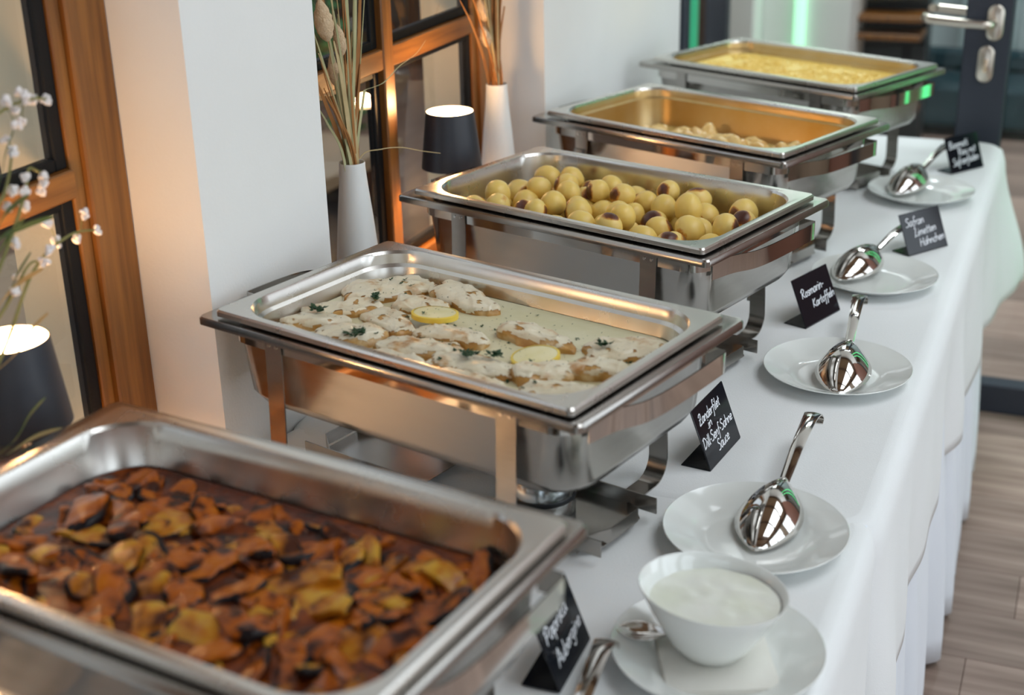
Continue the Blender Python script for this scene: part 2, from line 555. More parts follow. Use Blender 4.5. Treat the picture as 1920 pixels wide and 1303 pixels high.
# ceiling with beams and an opening for the added top fill, opposite walls with the daylight windows
CZ = 3.30
cl = MB()
cl.box(-0.3, 1.33, -4.9, 6.2, CZ, CZ + .06).box(2.87, 3.9, -4.9, 6.2, CZ, CZ + .06).box(1.33, 2.87, -4.9, -0.82, CZ, CZ + .06).box(1.33, 2.87, 1.82, 6.2, CZ, CZ + .06)
struct(cl.build('ceiling', M_ceil, smooth=False))
for i in range(7):
    y = -4.0 + i * 1.0
    struct(MB().box(-0.014, 3.78, y - .05, y + .05, CZ - .16, CZ, 0.01).build('trim_%d' % (i + 1), M_beam, smooth=False))
struct(MB().box(-0.175, WX, -4.9, 2.056, 2.8, CZ).build('wall_upper', M_plaster, smooth=False))


def window_wall(name, axis, pos, spans, lo, hi, mat_):
    """wall with window openings (spans) built from boxes; axis 'x': plane x=pos running along y"""
    w = MB()

    def bx(a0, a1, z0, z1):
        if axis == 'x':
            w.box(pos, pos + 0.12, a0, a1, z0, z1)
        else:
            w.box(a0, a1, pos - 0.12, pos, z0, z1)
    cur = lo
    for a0, a1 in spans:
        bx(cur, a0, 0, CZ)
        bx(a0, a1, 0, 0.55)
        bx(a0, a1, 2.95, CZ)
        cur = a1
    bx(cur, hi, 0, CZ)
    return struct(w.build(name, mat_, smooth=False))


RX = 3.78
window_wall('wall_right', 'x', RX, [(-3.1, -1.5), (-1.1, 0.5), (0.9, 2.1)], -4.9, 6.2, M_wall2)
window_wall('wall_rear', 'y', -4.85, [(0.3, 2.9)], -0.3, 3.9, M_wall2)
wn = 3
for (a0, a1) in ((-3.1, -1.5), (-1.1, 0.5), (0.9, 2.1)):
    f = MB()
    mid = (a0 + a1) / 2
    f.box(RX - .05, RX - .005, a0, a0 + .06, .55, 2.95).box(RX - .05, RX - .005, a1 - .06, a1, .55, 2.95).box(RX - .05, RX - .005, mid - .035, mid + .035, .55, 2.95)
    for z in (.55, 1.3, 2.1, 2.89):
        f.box(RX - .05, RX - .005, a0, a1, z, z + .05)
    struct(f.build('window_%d' % wn, M_wood, smooth=False))
    wn += 1
f = MB()
f.box(.3, .36, -4.83, -4.78, .55, 2.95).box(2.84, 2.9, -4.83, -4.78, .55, 2.95).box(1.57, 1.63, -4.83, -4.78, .55, 2.95)
for z in (.55, 1.7, 2.89):
    f.box(.3, 2.9, -4.83, -4.78, z, z + .05)
struct(f.build('window_%d' % wn, M_wood, smooth=False))

# ---- the two windows beside the table


def window(name, y0, y1, seen):
    root = bpy.data.objects.new(name, None)
    COL.objects.link(root)
    root.location = (REC, (y0 + y1) / 2, SILL)
    root['kind'] = 'structure'
    root['label'] = seen
    hw = (y1 - y0) / 2
    zt = TOPW - SILL
    pw = 0.072
    for s in (-1, 1):
        a, b = sorted((s * hw, s * (hw - pw)))
        MB().box(-0.030, 0.0, a, b, 0, zt, 0.003).build('post', M_wood, root, smooth=False)
        c, d = sorted((s * (hw - pw), s * (hw - pw - .021)))
        MB().box(-0.030, -0.008, c, d, 0, zt, 0.002).build('rebate', M_wood, root, smooth=False)
    yo = -0.018
    MB().box(-0.032, 0.0, yo - 0.018, yo + 0.018, 0, zt, 0.003).build('mullion', M_wood, root, smooth=False)
    zt0, zt1 = 1.147 - SILL, 1.182 - SILL
    segs = ((-hw + pw + .021, yo - .018), (yo + .018, hw - pw - .021))
    for a, b in segs:
        MB().box(-0.032, -0.002, a, b, zt0, zt1, 0.002).build('transom', M_woodh, root, smooth=False)
        MB().box(-0.032, 0.0, a, b, 0, 0.045, 0.003).build('bottom_rail', M_woodh, root, smooth=False)
        for z0, z1 in ((0.045, zt0), (zt1, zt)):
            g = 0.020
            f = MB()
            f.box(-0.028, -0.012, a, a + g, z0, z1, .002).box(-0.028, -0.012, b - g, b, z0, z1, .002)
            f.box(-0.028, -0.012, a + g, b - g, z0, z0 + .016, .002).box(-0.028, -0.012, a + g, b - g, z1 - .012, z1, .002)
            f.build('glazing_bead', M_gasket, root, smooth=False)
            MB().box(-0.020, -0.016, a + g, b - g, z0 + .016, z1 - .012).build('pane', M_glass, root, smooth=False)
    return root


window('window_1', YA0, YA1, 'brown wooden window beside the flowering plant and front table lamp')
window('window_2', YB0, YB1, 'brown wooden window behind the two white vases and the table lamp')
for i, (a, b) in enumerate(((YA0, YA1), (YB0, YB1))):
    struct(MB().box(REC, WX, a + .001, b - .001, 0.70, SILL, .003).build('trim_%d' % (8 + i), M_woodh, smooth=False))

# ---- outside the windows: terrace, dark building front with coloured panels, hedge
g = MB().box(-4.2, XO - .001, -3.5, 6.0, -0.06, 0.0).build('terrace', M_terrace, smooth=False)
struct(g)
struct(MB().box(-4.3, -4.2, -3.5, 6.0, 0, 3.2).build('wall_opposite', M_dark, smooth=False))
struct(MB().box(-4.3, XO, 6.0, 6.1, 0, 3.2).build('wall_terrace_end', M_beam, smooth=False))
tag(MB().box(-4.17, -4.10, 0.4, 5.9, 0.98, 1.12, .004).build('fascia_board', M_yellow, smooth=False), 'ochre board seen dimly through the window glass', 'board')
tag(MB().box(-3.30, -3.24, 3.0, 4.9, 0.86, 1.12, .004).build('banner', M_greenboard, smooth=False), 'bright green banner outside behind the middle window', 'banner')
tag(MB().box(-3.30, -3.24, 3.0, 4.9, 1.13, 1.60, .004).build('awning_board', M_yellow, smooth=False), 'orange yellow board above the green banner outside', 'board')
bench = thing('garden_bench', 'pale brown bench outside below the window with vases', 'bench', (-1.4, 1.75, 0))
MB().box(-.22, .22, -1.0, 1.0, .40, .45, .006).build('seat', M_table, bench, smooth=False)
for yy in (-.85, .85):
    MB().box(-.2, .2, yy - .03, yy + .03, 0, .40, .004).build('leg', M_dark, bench, smooth=False)
hedge = thing('hedge', 'leafy green shrub outside seen past the wooden mullion', 'shrub', (-1.9, 3.0, 0))
mb = MB()
for i in range(900):
    th, ph = rnd.uniform(0, 2 * PI), rnd.uniform(0, PI)
    rr = 0.42 * rnd.uniform(.7, 1)
    p = Vector((rr * math.sin(ph) * math.cos(th), rr * math.sin(ph) * math.sin(th) * 1.2, .52 + rr * math.cos(ph) * 1.05))
    a = Vector((rnd.uniform(-1, 1), rnd.uniform(-1, 1), rnd.uniform(-1, 1))).normalized()
    b = a.orthogonal().normalized()
    mb.add([p - a * .03, p + b * .014, p + a * .03, p - b * .014], [(0, 1, 2, 3)])
mb.build('foliage', M_leafgreen, hedge, smooth=False)
MB().tube([(0, 0, 0), (.01, .0, .3), (0, .02, .6)], [.03, .025, .015]).build('trunk', M_beam, hedge)

# ------------------------------------------------------------------ end of the room: glass door and the room behind it
YD = 2.17
door = bpy.data.objects.new('door_1', None)
COL.objects.link(door)
door.location = (0.0, YD, 0)
door['kind'] = 'structure'
door['label'] = 'glass door with an anthracite frame and steel lever handle'
XS0, XS1 = 0.676, 0.786
MB().box(XS0, XS1, -0.03, 0.03, 0.02, 2.1, .004).build('handle_stile', M_frame, door, smooth=False)
MB().box(-0.049, -0.026, -0.03, 0.03, 0.02, 2.1, .004).build('hinge_stile', M_frame, door, smooth=False)
MB().box(-0.026, XS0, -0.03, 0.03, 0.02, 0.14, .004).build('bottom_rail', M_frame, door, smooth=False)
MB().box(-0.026, XS0, -0.03, 0.03, 2.0, 2.1, .004).build('top_rail', M_frame, door, smooth=False)
MB().box(-0.026, XS0, -0.004, 0.004, 0.14, 2.0).build('pane', M_glass, door, smooth=False)


def stadium(w_, h_, y0, y1, cx, cz, n=10):
    pts = []
    for i in range(2 * n):
        t = PI * i / (n - 1) if i < n else PI + PI * (i - n) / (n - 1)
        dz = (h_ / 2 - w_ / 2) * (1 if i < n else -1)
        pts.append((cx + w_ / 2 * math.cos(t), cz + dz + w_ / 2 * math.sin(t)))
    sh = 0.85
    return MB().loft([[(x, y0, z) for x, z in pts], [(x, y1 + (y0 - y1) * .25, z) for x, z in pts],
                      [(cx + (x - cx) * sh, y1, cz + (z - cz) * (1 - (1 - sh) * w_ / h_)) for x, z in pts]], cap0=True, cap1=True)


HX = 0.742
for sgn, nm in ((-1, 'lever_handle'), (1, 'lever_handle')):
    y0 = sgn * 0.0301
    rs = stadium(0.038, 0.085, y0, y0 + sgn * .010, HX + .004, 1.020).build('rosette', M_satin, door)
    pts = [(HX, y0 + sgn * .008, 1.022), (HX, y0 + sgn * .040, 1.022), (HX - .010, y0 + sgn * .055, 1.022), (HX - .04, y0 + sgn * .058, 1.023), (HX - .135, y0 + sgn * .058, 1.030), (HX - .150, y0 + sgn * .054, 1.032), (HX - .156, y0 + sgn * .038, 1.033)]
    MB().tube(smooth_path(pts, 6), .0105, 12).build(nm, M_satin, door)
lk = stadium(0.037, 0.088, -0.0301, -0.039, 0.733, 0.920).build('lock_rosette', M_satin, door)
kc = stadium(0.012, 0.034, -0.0391, -0.042, 0.733, 0.917).build('lock_cylinder', M_brass, lk)
# fixed glazing to the right of the leaf
fx = MB().box(0.80, 0.83, YD - .03, YD + .03, 2.02, 2.1, .003)
fx.box(1.95, 2.03, YD - .03, YD + .03, 0, 2.1, .003).box(0.79, 1.95, YD - .03, YD + .03, 2.1, 2.18, .003).box(0.79, 1.95, YD - .03, YD + .03, 0.0, .08, .003)
fxo = struct(fx.build('window_7', M_frame, smooth=False))
MB().box(0.79, 1.95, YD - .004, YD + .004, .08, 2.1).build('pane', M_glass, fxo, smooth=False)
struct(MB().box(2.03, 3.78, YD - .06, YD + .06, 0, CZ).build('wall_end', M_redwall, smooth=False))
struct(MB().box(-0.16, 2.03, YD - .06, YD + .06, 2.18, CZ).build('trim_10', M_plaster, smooth=False))
struct(MB().box(-0.16, -0.051, YEND + .001, YD + .06, 0, 2.18).build('trim_11', M_frame, smooth=False))

# room beyond
def beyond_post(x0, x1, y0, y1, z1, mt, name):
    return MB().box(x0, x1, y0, y1, 0, z1, .004).build(name, mt, smooth=False)


struct(beyond_post(-1.3, -0.30, 3.2, 3.3, CZ, M_wall2, 'wall_beyond'))
tag(beyond_post(-0.185, -0.115, 2.95, 3.0, CZ, M_frame, 'door_post'), 'dark grey post seen through the glass door beside the white pier', 'post')
struct(beyond_post(-0.235, 0.10, 4.0, 4.6, CZ, M_plaster, 'wall_column'))
struct(beyond_post(-0.40, -0.236, 3.85, 4.6, CZ, M_plaster, 'wall_column_side'))
led = tag(MB().tube([(-0.085, 3.978, .35), (-0.085, 3.978, 2.2)], .021, 10).build('led_tube', M_ledw), 'glowing green light tube on the white column behind the glass', 'light tube')
led2 = tag(MB().tube([(-0.285, 3.185, .35), (-0.285, 3.185, 2.2)], .014, 10).build('led_tube', M_ledd), 'green light tube at the left edge of the glass door', 'light tube')
for i, (lx, ly) in enumerate(((1.20, 2.05), (1.40, 2.05))):
    st = thing('light_bar', ('green light bar standing left before the fixed glazing', 'green light bar standing right before the fixed glazing')[i], 'light', (lx, ly, 0), 0, 'standing green light bars')
    MB().lathe([(.0005, 0), (.07, 0), (.07, .012), (.02, .02), (.0005, .02)], 24).build('base', M_dark, st)
    MB().tube([(0, 0, .02), (0, 0, 2.2)], .011, 12).build('tube', M_led, st)
cab = thing('shelf_cabinet', 'dark open cabinet behind the glass door with wooden shelves', 'cabinet', (0.155, 4.35, 0))
MB().box(-.055, .19, .02, .2, 0, 2.0, .004).build('back_panel', M_dark, cab, smooth=False)
for z in (.30, .60, .67, .98):
    MB().box(-.055, .19, -.16, .018, z, z + .022, .002).build('shelf', M_wood, cab, smooth=False)
struct(MB().box(-1.3, 3.9, 6.1, 6.2, 0, CZ).build('wall_far', M_curtain, smooth=False))
# curtain with folds
mb = MB()
N = 260
rows_ = [[(0.36 + i * 2.2 / N, 5.62 + .035 * math.sin(i * .5) + .012 * math.sin(i * .23), z) for i in range(N + 1)] for z in (0.30, 2.7)]
mb.loft(rows_, closed=False)
rows_ = [[(x, y + .006, z) for x, y, z in r] for r in rows_]
mb.loft(rows_, closed=False)
tag(mb.build('curtain', M_curtain), 'pale grey curtain in the room behind the glass door', 'curtain')
sofa = thing('bench_sofa', 'dark teal low bench below the grey curtain', 'bench', (1.3, 5.35, 0))
MB().box(-1.15, 1.1, -.22, .2, .05, .24, .02).build('seat', M_teal, sofa, smooth=False)
MB().box(-1.15, 1.1, .14, .22, .241, .34, .02).build('backrest', M_teal, sofa, smooth=False)
for xx in (-1.05, 1.0):
    MB().box(xx - .03, xx + .03, -.15, .1, 0, .05).build('leg', M_dark, sofa, smooth=False)

# ------------------------------------------------------------------ the table and its cloths
Z0 = 0.7525
TX0, TX1, TY0, TY1 = -0.006, 0.792, -1.25, 2.035
tb = thing('buffet_table', 'long buffet table hidden under the white cloths', 'table', (0.39, 0.4, 0))
MB().box(TX0 - .39 + .012, TX1 - .39 - .006, TY0 - .4, TY1 - .4, .715, .7445, .004).build('tabletop', M_table, tb, smooth=False)
for sx in (TX0 + .06, TX1 - .08):
    for sy in (TY0 + .1, 0.4, TY1 - .1):
        MB().box(sx - .39 - .02, sx - .39 + .02, sy - .4 - .02, sy - .4 + .02, 0, .715).build('leg', M_dark, tb, smooth=False)


def cloth(name, y0, y1, ztop, hem, label, mt, th, wave, nwave, seed, near_open, far_open, offs=0.004, flare=0.0, corner=.05, top=True):
    """draped cloth: rounded rectangle rings going down from the table edge with folds that grow downwards"""
    r = random.Random(seed)
    ring0 = rrect((TX1 - TX0) / 2, (y1 - y0) / 2, corner, 0, (TX0 + TX1) / 2, (y0 + y1) / 2, 14)
    # resample the outline evenly
    P = [Vector((p[0], p[1])) for p in ring0]
    P.append(P[0])
    L = [0]
    for i in range(len(P) - 1):
        L.append(L[-1] + (P[i + 1] - P[i]).length)
    N = int(L[-1] / 0.009)
    pts = []
    j = 0
    for i in range(N):
        s = L[-1] * i / N
        while L[j + 1] < s:
            j += 1
        t = (s - L[j]) / max(1e-9, L[j + 1] - L[j])
        pts.append(P[j].lerp(P[j + 1], t))
    nor = []
    for i in range(N):
        t = (pts[(i + 1) % N] - pts[i - 1]).normalized()
        nor.append(Vector((t.y, -t.x)))
    ph = [r.uniform(0, 6.28) for _ in range(6)]
    amp_loc = [0.55 + 0.9 * (noise.noise(Vector((pts[i].x * 2.1 + seed, pts[i].y * 2.1, 0.3))) + .3) for i in range(N)]

    def off(i, d):
        s = L[-1] * i / N
        wv = math.sin(s * nwave + 1.6 * math.sin(s * nwave * .23 + ph[0]) + ph[1]) * .6 + .3 * math.sin(s * nwave * 1.9 + ph[2]) + .25 * math.sin(s * nwave * .41 + ph[3])
        k = d * d * (3 - 2 * d)
        o = offs + wave * (wv + .75) * max(.15, amp_loc[i]) * k
        p = pts[i]
        dc = math.hypot(p.x - TX1, p.y - y1)
        if flare and dc < .4:
            o += flare * k * max(0, 1 - dc / .34) ** 1.2
        return o
    rings = []
    H = ztop - hem
    inn = [(pts[i] - nor[i] * .012) for i in range(N)]
    rings.append([(p.x, p.y, ztop) for p in inn])
    for d, sc in ((0.0, .0), (0.006, .6)):
        rings.append([(pts[i].x + nor[i].x * offs * sc, pts[i].y + nor[i].y * offs * sc, ztop - .002 - d) for i in range(N)])
    K = 14
    for k in range(1, K + 1):
        d = k / K
        rg = []
        for i in range(N):
            o = off(i, d)
            q = pts[i] + nor[i] * o
            x = max(q.x, -0.0125)
            y = q.y
            if near_open:
                y = max(y, y0 - .001)
            if far_open:
                y = min(y, y1 + .001)
            rg.append((x, y, ztop - .012 - (H - .012) * d))
        rings.append(rg)
    mb = MB()
    mb.loft(rings)
    if top:
        mb.f.append(tuple(reversed(range(N))) if False else tuple(range(N)))
    o = mb.build(name, mt, None, True, angle=70)
    s = o.modifiers.new('thickness', 'SOLIDIFY')
    s.thickness = th
    s.offset = -1
    tag(o, label, 'tablecloth')
    return o


cloth('table_skirt', TY0, TY1, 0.7485, 0.015, 'pleated white underskirt hanging to the floor below the top cloths', M_skirt, .001, .030, 40, 3, False, False, offs=.004, corner=.06)
cloth('tablecloth', TY0, 0.10, 0.7510, 0.42, 'near white tablecloth under the auburn vegetable pan and the dip bowl', M_cloth, .0009, .014, 16, 5, False, True, offs=.014, corner=.03)
cloth('tablecloth', 0.068, TY1, Z0, 0.43, 'far white tablecloth reaching the glass door under four chafing dishes', M_cloth, .0009, .016, 15, 11, True, False, offs=.018, flare=.085, corner=.05)

# ------------------------------------------------------------------ chafing dishes
DISH = {1: (0.3102, -0.5629, -0.1337, 0.0124, -0.0064), 2: (0.3091, 0.0, -0.2446, 0.0051, -0.009), 3: (0.3077, 0.5477, -0.284, 0.0055, -0.0064),
        4: (0.3165, 1.0901, -0.3557, 0.0067, -0.0025), 5: (0.3532, 1.6472, -0.3994, 0.0083, -0.0006)}
FA, FB = 0.285, 0.180          # half size of the water pan flange


def chafing_parts(root, hook):
    # water pan: flange with a turned-down edge and a deep body
    rg = [rrect(.2825, .1775, .008, .2262), rrect(FA, FB, .009, .2275), rrect(FA, FB, .009, .2350), rrect(.283, .178, .009, .2375), rrect(.262, .157, .02, .2375),
          rrect(.2575, .1525, .035, .2345), rrect(.2565, .1515, .04, .22), rrect(.2535, .1485, .045, .140), rrect(.247, .142, .048, .126), rrect(.232, .127, .045, .1195), rrect(.20, .10, .04, .1185)]
    mb = MB().loft(rg, cap1=False)
    mb.f.append(tuple(len(mb.v) - 28 + i for i in range(28)))
    # outer skin
    rg2 = [rrect(.2825, .1775, .008, .2262), rrect(.262, .157, .03, .2262), rrect(.2588, .1538, .036, .222), rrect(.2555, .1505, .046, .138), rrect(.2485, .1435, .05, .1245), rrect(.233, .128, .046, .1172), rrect(.20, .10, .04, .1160)]
    mb.loft([list(reversed(r)) for r in rg2])
    mb.f.append(tuple(len(mb.v) - 28 + i for i in range(28)))
    mb.build('water_pan', M_steelb, root)
    # band of the stand under the flange
    r0, r1 = .205, .2255
    mb = MB().loft([rrect(.2615, .1565, .035, r0), rrect(.2615, .1565, .035, r1), rrect(.2600, .1550, .034, r1), rrect(.2600, .1550, .034, r0), rrect(.2615, .1565, .035, r0)])
    mb.build('stand_band', M_steel, root)
    for s, dz, out in ((1, 0.0, .029), (-1, .0165, .044)):
        pr = [(.262, -.128), (.270, -.085), (.262 + out * .82, -.045), (.262 + out, .02), (.262 + out, .118), (.262 + out - .003, .124), (.2615, .126)]
        pts = smooth_path([(s * u, v * (1 if s > 0 else -.62), .204 + dz) for u, v in pr[:5]], 5) + [Vector((s * u, v * (1 if s > 0 else -.62), .204 + dz)) for u, v in pr[5:]]
        MB().strap(pts, (0, 0, 1), .026, .0018).build('handle', M_steel, root)
    # legs: strap down, round bend, foot strap under the pan
    for su in (-1, 1):
        for sv in (-1, 1):
            u = su * .176
            pts = [(u, sv * .1582, .224), (u, sv * .1582, .19), (u, sv * .161, .12), (u, sv * .164, .06), (u, sv * .165, .030)]
            for k in range(1, 7):
                t = PI / 2 * k / 6
                pts.append((u, sv * (.165 - .028 * (1 - math.cos(t))), .030 - .0285 * math.sin(t)))
            lg = MB().strap(pts, (1, 0, 0), .027, .002).build('leg', M_steelb, root)
            for zz in (.214,):
                for du in (-.006, .006):
                    MB().tube([(u + du, sv * .1592, zz), (u + du, sv * .1606, zz)], .0022, 8).build('rivet', M_steel, lg)
            if hook == 'curl':
                hp = [(u, sv * .162, .185)]
                for k in range(9):
                    t = PI * 1.15 * k / 8
                    hp.append((u, sv * (.174 - .012 * math.cos(t)), .165 - .017 * math.sin(t) + .006))
                MB().strap(hp, (1, 0, 0), .027, .002).build('hook', M_steelb, lg)
            else:
                hp = [(u - .004, sv * .166, .062), (u - .012, sv * .175, .066), (u - .014, sv * .177, .060), (u - .014, sv * .177, .044)]
                MB().strap(hp, (1, 0, 0), .024, .0018).build('hook', M_steelb, lg)
        MB().strap([(su * .176, -.138, .0012), (su * .176, 0, .0012), (su * .176, .138, .0012)], (1, 0, 0), .027, .002).build('foot_strap', M_steelb, root)
    # burner rack between the two feet
    for sv in (-1, 1):
        MB().box(-.235, .235, sv * .062 - .001, sv * .062 + .001, .010, .031).build('rack_rail', M_steelb, root, smooth=False)
    for su in (-1, 1):
        a, b = sorted((su * .05, su * .225))
        pts = [(a, -.045), (a + .02, -.0605), (b - .02, -.0605), (b, -.04), (b, .04), (b - .02, .0605), (a + .02, .0605), (a, .045)]
        MB().loft([[(x, y, .0100) for x, y in pts], [(x, y, .0115) for x, y in pts]], cap0=True, cap1=True).build('burner_plate', M_steelb, root, smooth=False)
        MB().strap([(su * .2, -.0605, .0115), (su * .2, -.052, .012), (su * .228, -.03, .022), (su * .228, .03, .022), (su * .2, .052, .012)], (0, 0, 1), .018, .0015).build('rack_end', M_steelb, root)


LAB = {1: 'steel chafing dish nearest the camera holding the vegetable pan', 2: 'steel chafing dish holding the creamy fish pan beside the plaster pier',
       3: 'steel chafing dish holding the small round potatoes', 4: 'steel chafing dish holding the low saffron chicken', 5: 'steel chafing dish farthest back beside the glass door'}
for k, (x, y, t, px, py) in DISH.items():
    d = thing('chafing_dish', LAB[k], 'chafing dish', (x, y, Z0), t, 'chafing dishes along the buffet')
    chafing_parts(d, 'curl' if k >= 4 else 'tab')

# food pans
PLAB = {1: 'deep steel food pan filled with red aubergine stew', 2: 'steel food pan full of fish in cream sauce', 3: 'steel food pan heaped with browned potatoes',
        4: 'sauce-stained steel food pan nearly emptied of chicken', 5: 'steel food pan of yellow rice nearest the glass door'}
PDEPTH = {1: .183, 2: .183, 3: .150, 4: .150, 5: .183}


def food_pan(k):
    x, y, t, px, py = DISH[k]
    o = thing('food_pan', PLAB[k], 'food pan', (x + px * math.cos(t) - py * math.sin(t), y + px * math.sin(t) + py * math.cos(t), Z0), t, 'food pans in the chafing dishes')
    zf = PDEPTH[k]
    step = k in (2, 4, 5)
    zs = .229
    i0 = .004 if step else .0
    prof = [(.262, .1595, .006, .2395), (.265, .1625, .007, .2405), (.265, .1625, .007, .2465), (.263, .1605, .007, .2490), (.256, .1535, .02, .2490), (.2515, .149, .062, .2478), (.249, .1465, .061, .2440)]
    if step:
        prof += [(.2475, .145, .060, zs + .002), (.2455, .143, .059, zs), (.2435, .141, .058, zs - .002)]
    else:
        prof += [(.2475, .145, .060, zs)]
    e = .004 if step else 0.0
    prof += [(.2405 - e * .5, .138 - e * .5, .056, zf + .016), (.236 - e * .5, .1335 - e * .5, .054, zf + .005), (.226, .1235, .05, zf), (.19, .09, .04, zf - .0004)]
    mb = MB().loft([rrect(a, b, r, z, n=12) for a, b, r, z in prof])
    mb.f.append(tuple(len(mb.v) - 48 + i for i in range(48)))
    body = mb.build('basin', M_panstain if k in (4, 5) else M_pan, o, angle=30)
    if k in (4, 5):
        # the flange keeps its clean steel
        body.data.materials.append(M_pan)
        n = 48
        for p in body.data.polygons:
            if p.index < n * 6:
                p.material_index = 1
    mb = MB().loft([list(reversed(rrect(a, b, r, z, n=12))) for a, b, r, z in
                    [(.262, .1595, .006, .2395), (.2515, .149, .06, .2400), (.2505, .148, .062, .2385), (.2425 - .5 * e, .1398 - .5 * e, .057, zf + .015), (.237, .1345, .055, zf + .002), (.226, .1235, .05, zf - .002), (.19, .09, .04, zf - .0022)]])
    mb.f.append(tuple(len(mb.v) - 48 + i for i in range(48)))
    mb.build('underside', M_pan, o)
    return o


PANS = {k: food_pan(k) for k in DISH}


def pw(k, u, v, z):
    """point in the coordinates of food pan k -> world"""
    x, y, t, px, py = DISH[k]
    c, s = math.cos(t), math.sin(t)
    u += px
    v += py
    return Vector((x + u * c - v * s, y + u * s + v * c, Z0 + z))


def surface(k, z, name, mt, label, cat, bump=.0015, nscale=18, inset=.0025, seed=0.0):
    """liquid filling the pan: fine grid clipped to the rounded outline with a gently uneven top"""
    f = (z - PDEPTH[k] - .016) / (.244 - PDEPTH[k] - .016)
    a, b, r = .2385 + .008 * f - inset, .136 + .008 * f - inset, .056
    mb = MB()
    rings = []
    for s in [1, .985, .95] + [1 - (i + 2) / 26 for i in range(23)]:
        rg = rrect(a * s, b * s, max(.001, r * s), 0, n=14)
        rg2 = []
        for (X, Y, _) in rg:
            h = bump * (noise.noise(Vector((X * nscale, Y * nscale, seed))) + .5 * noise.noise(Vector((X * nscale * 3, Y * nscale * 3, seed + 4))))
            if s > .97:
                h = h * .3 + .0012 * (s - .97) / .03
            rg2.append((X, Y, z + h))
        rings.append(rg2)
    n = len(rings[0])
    mb.loft(rings)
    mb.f.append(tuple((len(rings) - 1) * n + i for i in range(n)))
    # body below
    low = rrect(.232, .13, .05, PDEPTH[k] + .006, n=14)
    mb.loft([low, rings[0]])
    x, y, t, px, py = DISH[k]
    o = mb.build(name, mt, None, loc=pw(k, 0, 0, 0), rot=(0, 0, t), angle=80)
    return tag(o, label, cat, kind='stuff')


# ---- blob used for fillets, chunks and potatoes


def blob(nu=18, nv=12, fn=None):
    vs, fs = [], []
    for j in range(nv + 1):
        ph = PI * j / nv
        for i in range(nu):
            th = 2 * PI * i / nu
            d = Vector((math.sin(ph) * math.cos(th), math.sin(ph) * math.sin(th), math.cos(ph)))
            vs.append(tuple(fn(d)))
    for j in range(nv):
        for i in range(nu):
            a, b = j * nu + i, j * nu + (i + 1) % nu
            fs.append((a, a + nu, b + nu, b))
    return vs, fs


# ---- dish 2: fish in cream sauce
ZS = .210
surface(2, ZS, 'cream_sauce', M_cream_sauce, 'pale yellow dill cream sauce around the fish fillets', 'sauce', bump=.0012)
FISH = [((-0.228, 0.036), (-0.160, 0.122), .060, 'long fish fillet in the far left corner of the pan'),
        ((-0.129, 0.112), (-0.031, 0.090), .040, 'fish fillet lying against the far side of the pan'),
        ((-0.226, -0.045), (-0.165, 0.020), .036, 'fish fillet under a parsley sprig at the left side'),
        ((-0.222, -0.084), (-0.165, -0.040), .034, 'fish fillet at the left end of the pan'),
        ((-0.150, -0.100), (-0.095, -0.048), .052, 'broad fish fillet carrying the large parsley sprig'),
        ((-0.150, 0.005), (-0.070, -0.030), .040, 'fish fillet left of the first lemon slice'),
        ((-0.145, 0.046), (-0.085, 0.062), .034, 'fish fillet half sunk behind the first lemon slice'),
        ((-0.060, -0.012), (0.026, -0.004), .036, 'fish fillet in front of the first lemon slice'),
        ((-0.075, -0.071), (0.022, -0.044), .042, 'fish fillet in the middle of the near row'),
        ((0.025, 0.053), (0.122, 0.043), .038, 'lone fish fillet in the open sauce behind the second lemon'),
        ((0.150, 0.046), (0.216, 0.098), .046, 'fish fillet in the right-hand far corner'),
        ((0.006, -0.075), (0.112, -0.052), .044, 'fish fillet with two parsley sprigs on it'),
        ((0.122, -0.060), (0.165, -0.012), .038, 'fish fillet in front of the second lemon slice'),
        ((0.160, 0.000), (0.218, 0.012), .044, 'fish fillet right of the second lemon slice'),
        ((0.155, -0.090), (0.218, -0.044), .040, 'browned fish fillet in the near right corner'),
        ((0.045, -0.113), (0.134, -0.103), .034, 'fish fillet along the near rim of the pan'),
        ((-0.055, -0.116), (0.020, -0.110), .030, 'fish fillet by the near rim left of the middle'),
        ((-0.206, -0.108), (-0.150, -0.114), .030, 'fish fillet in the near left corner')]
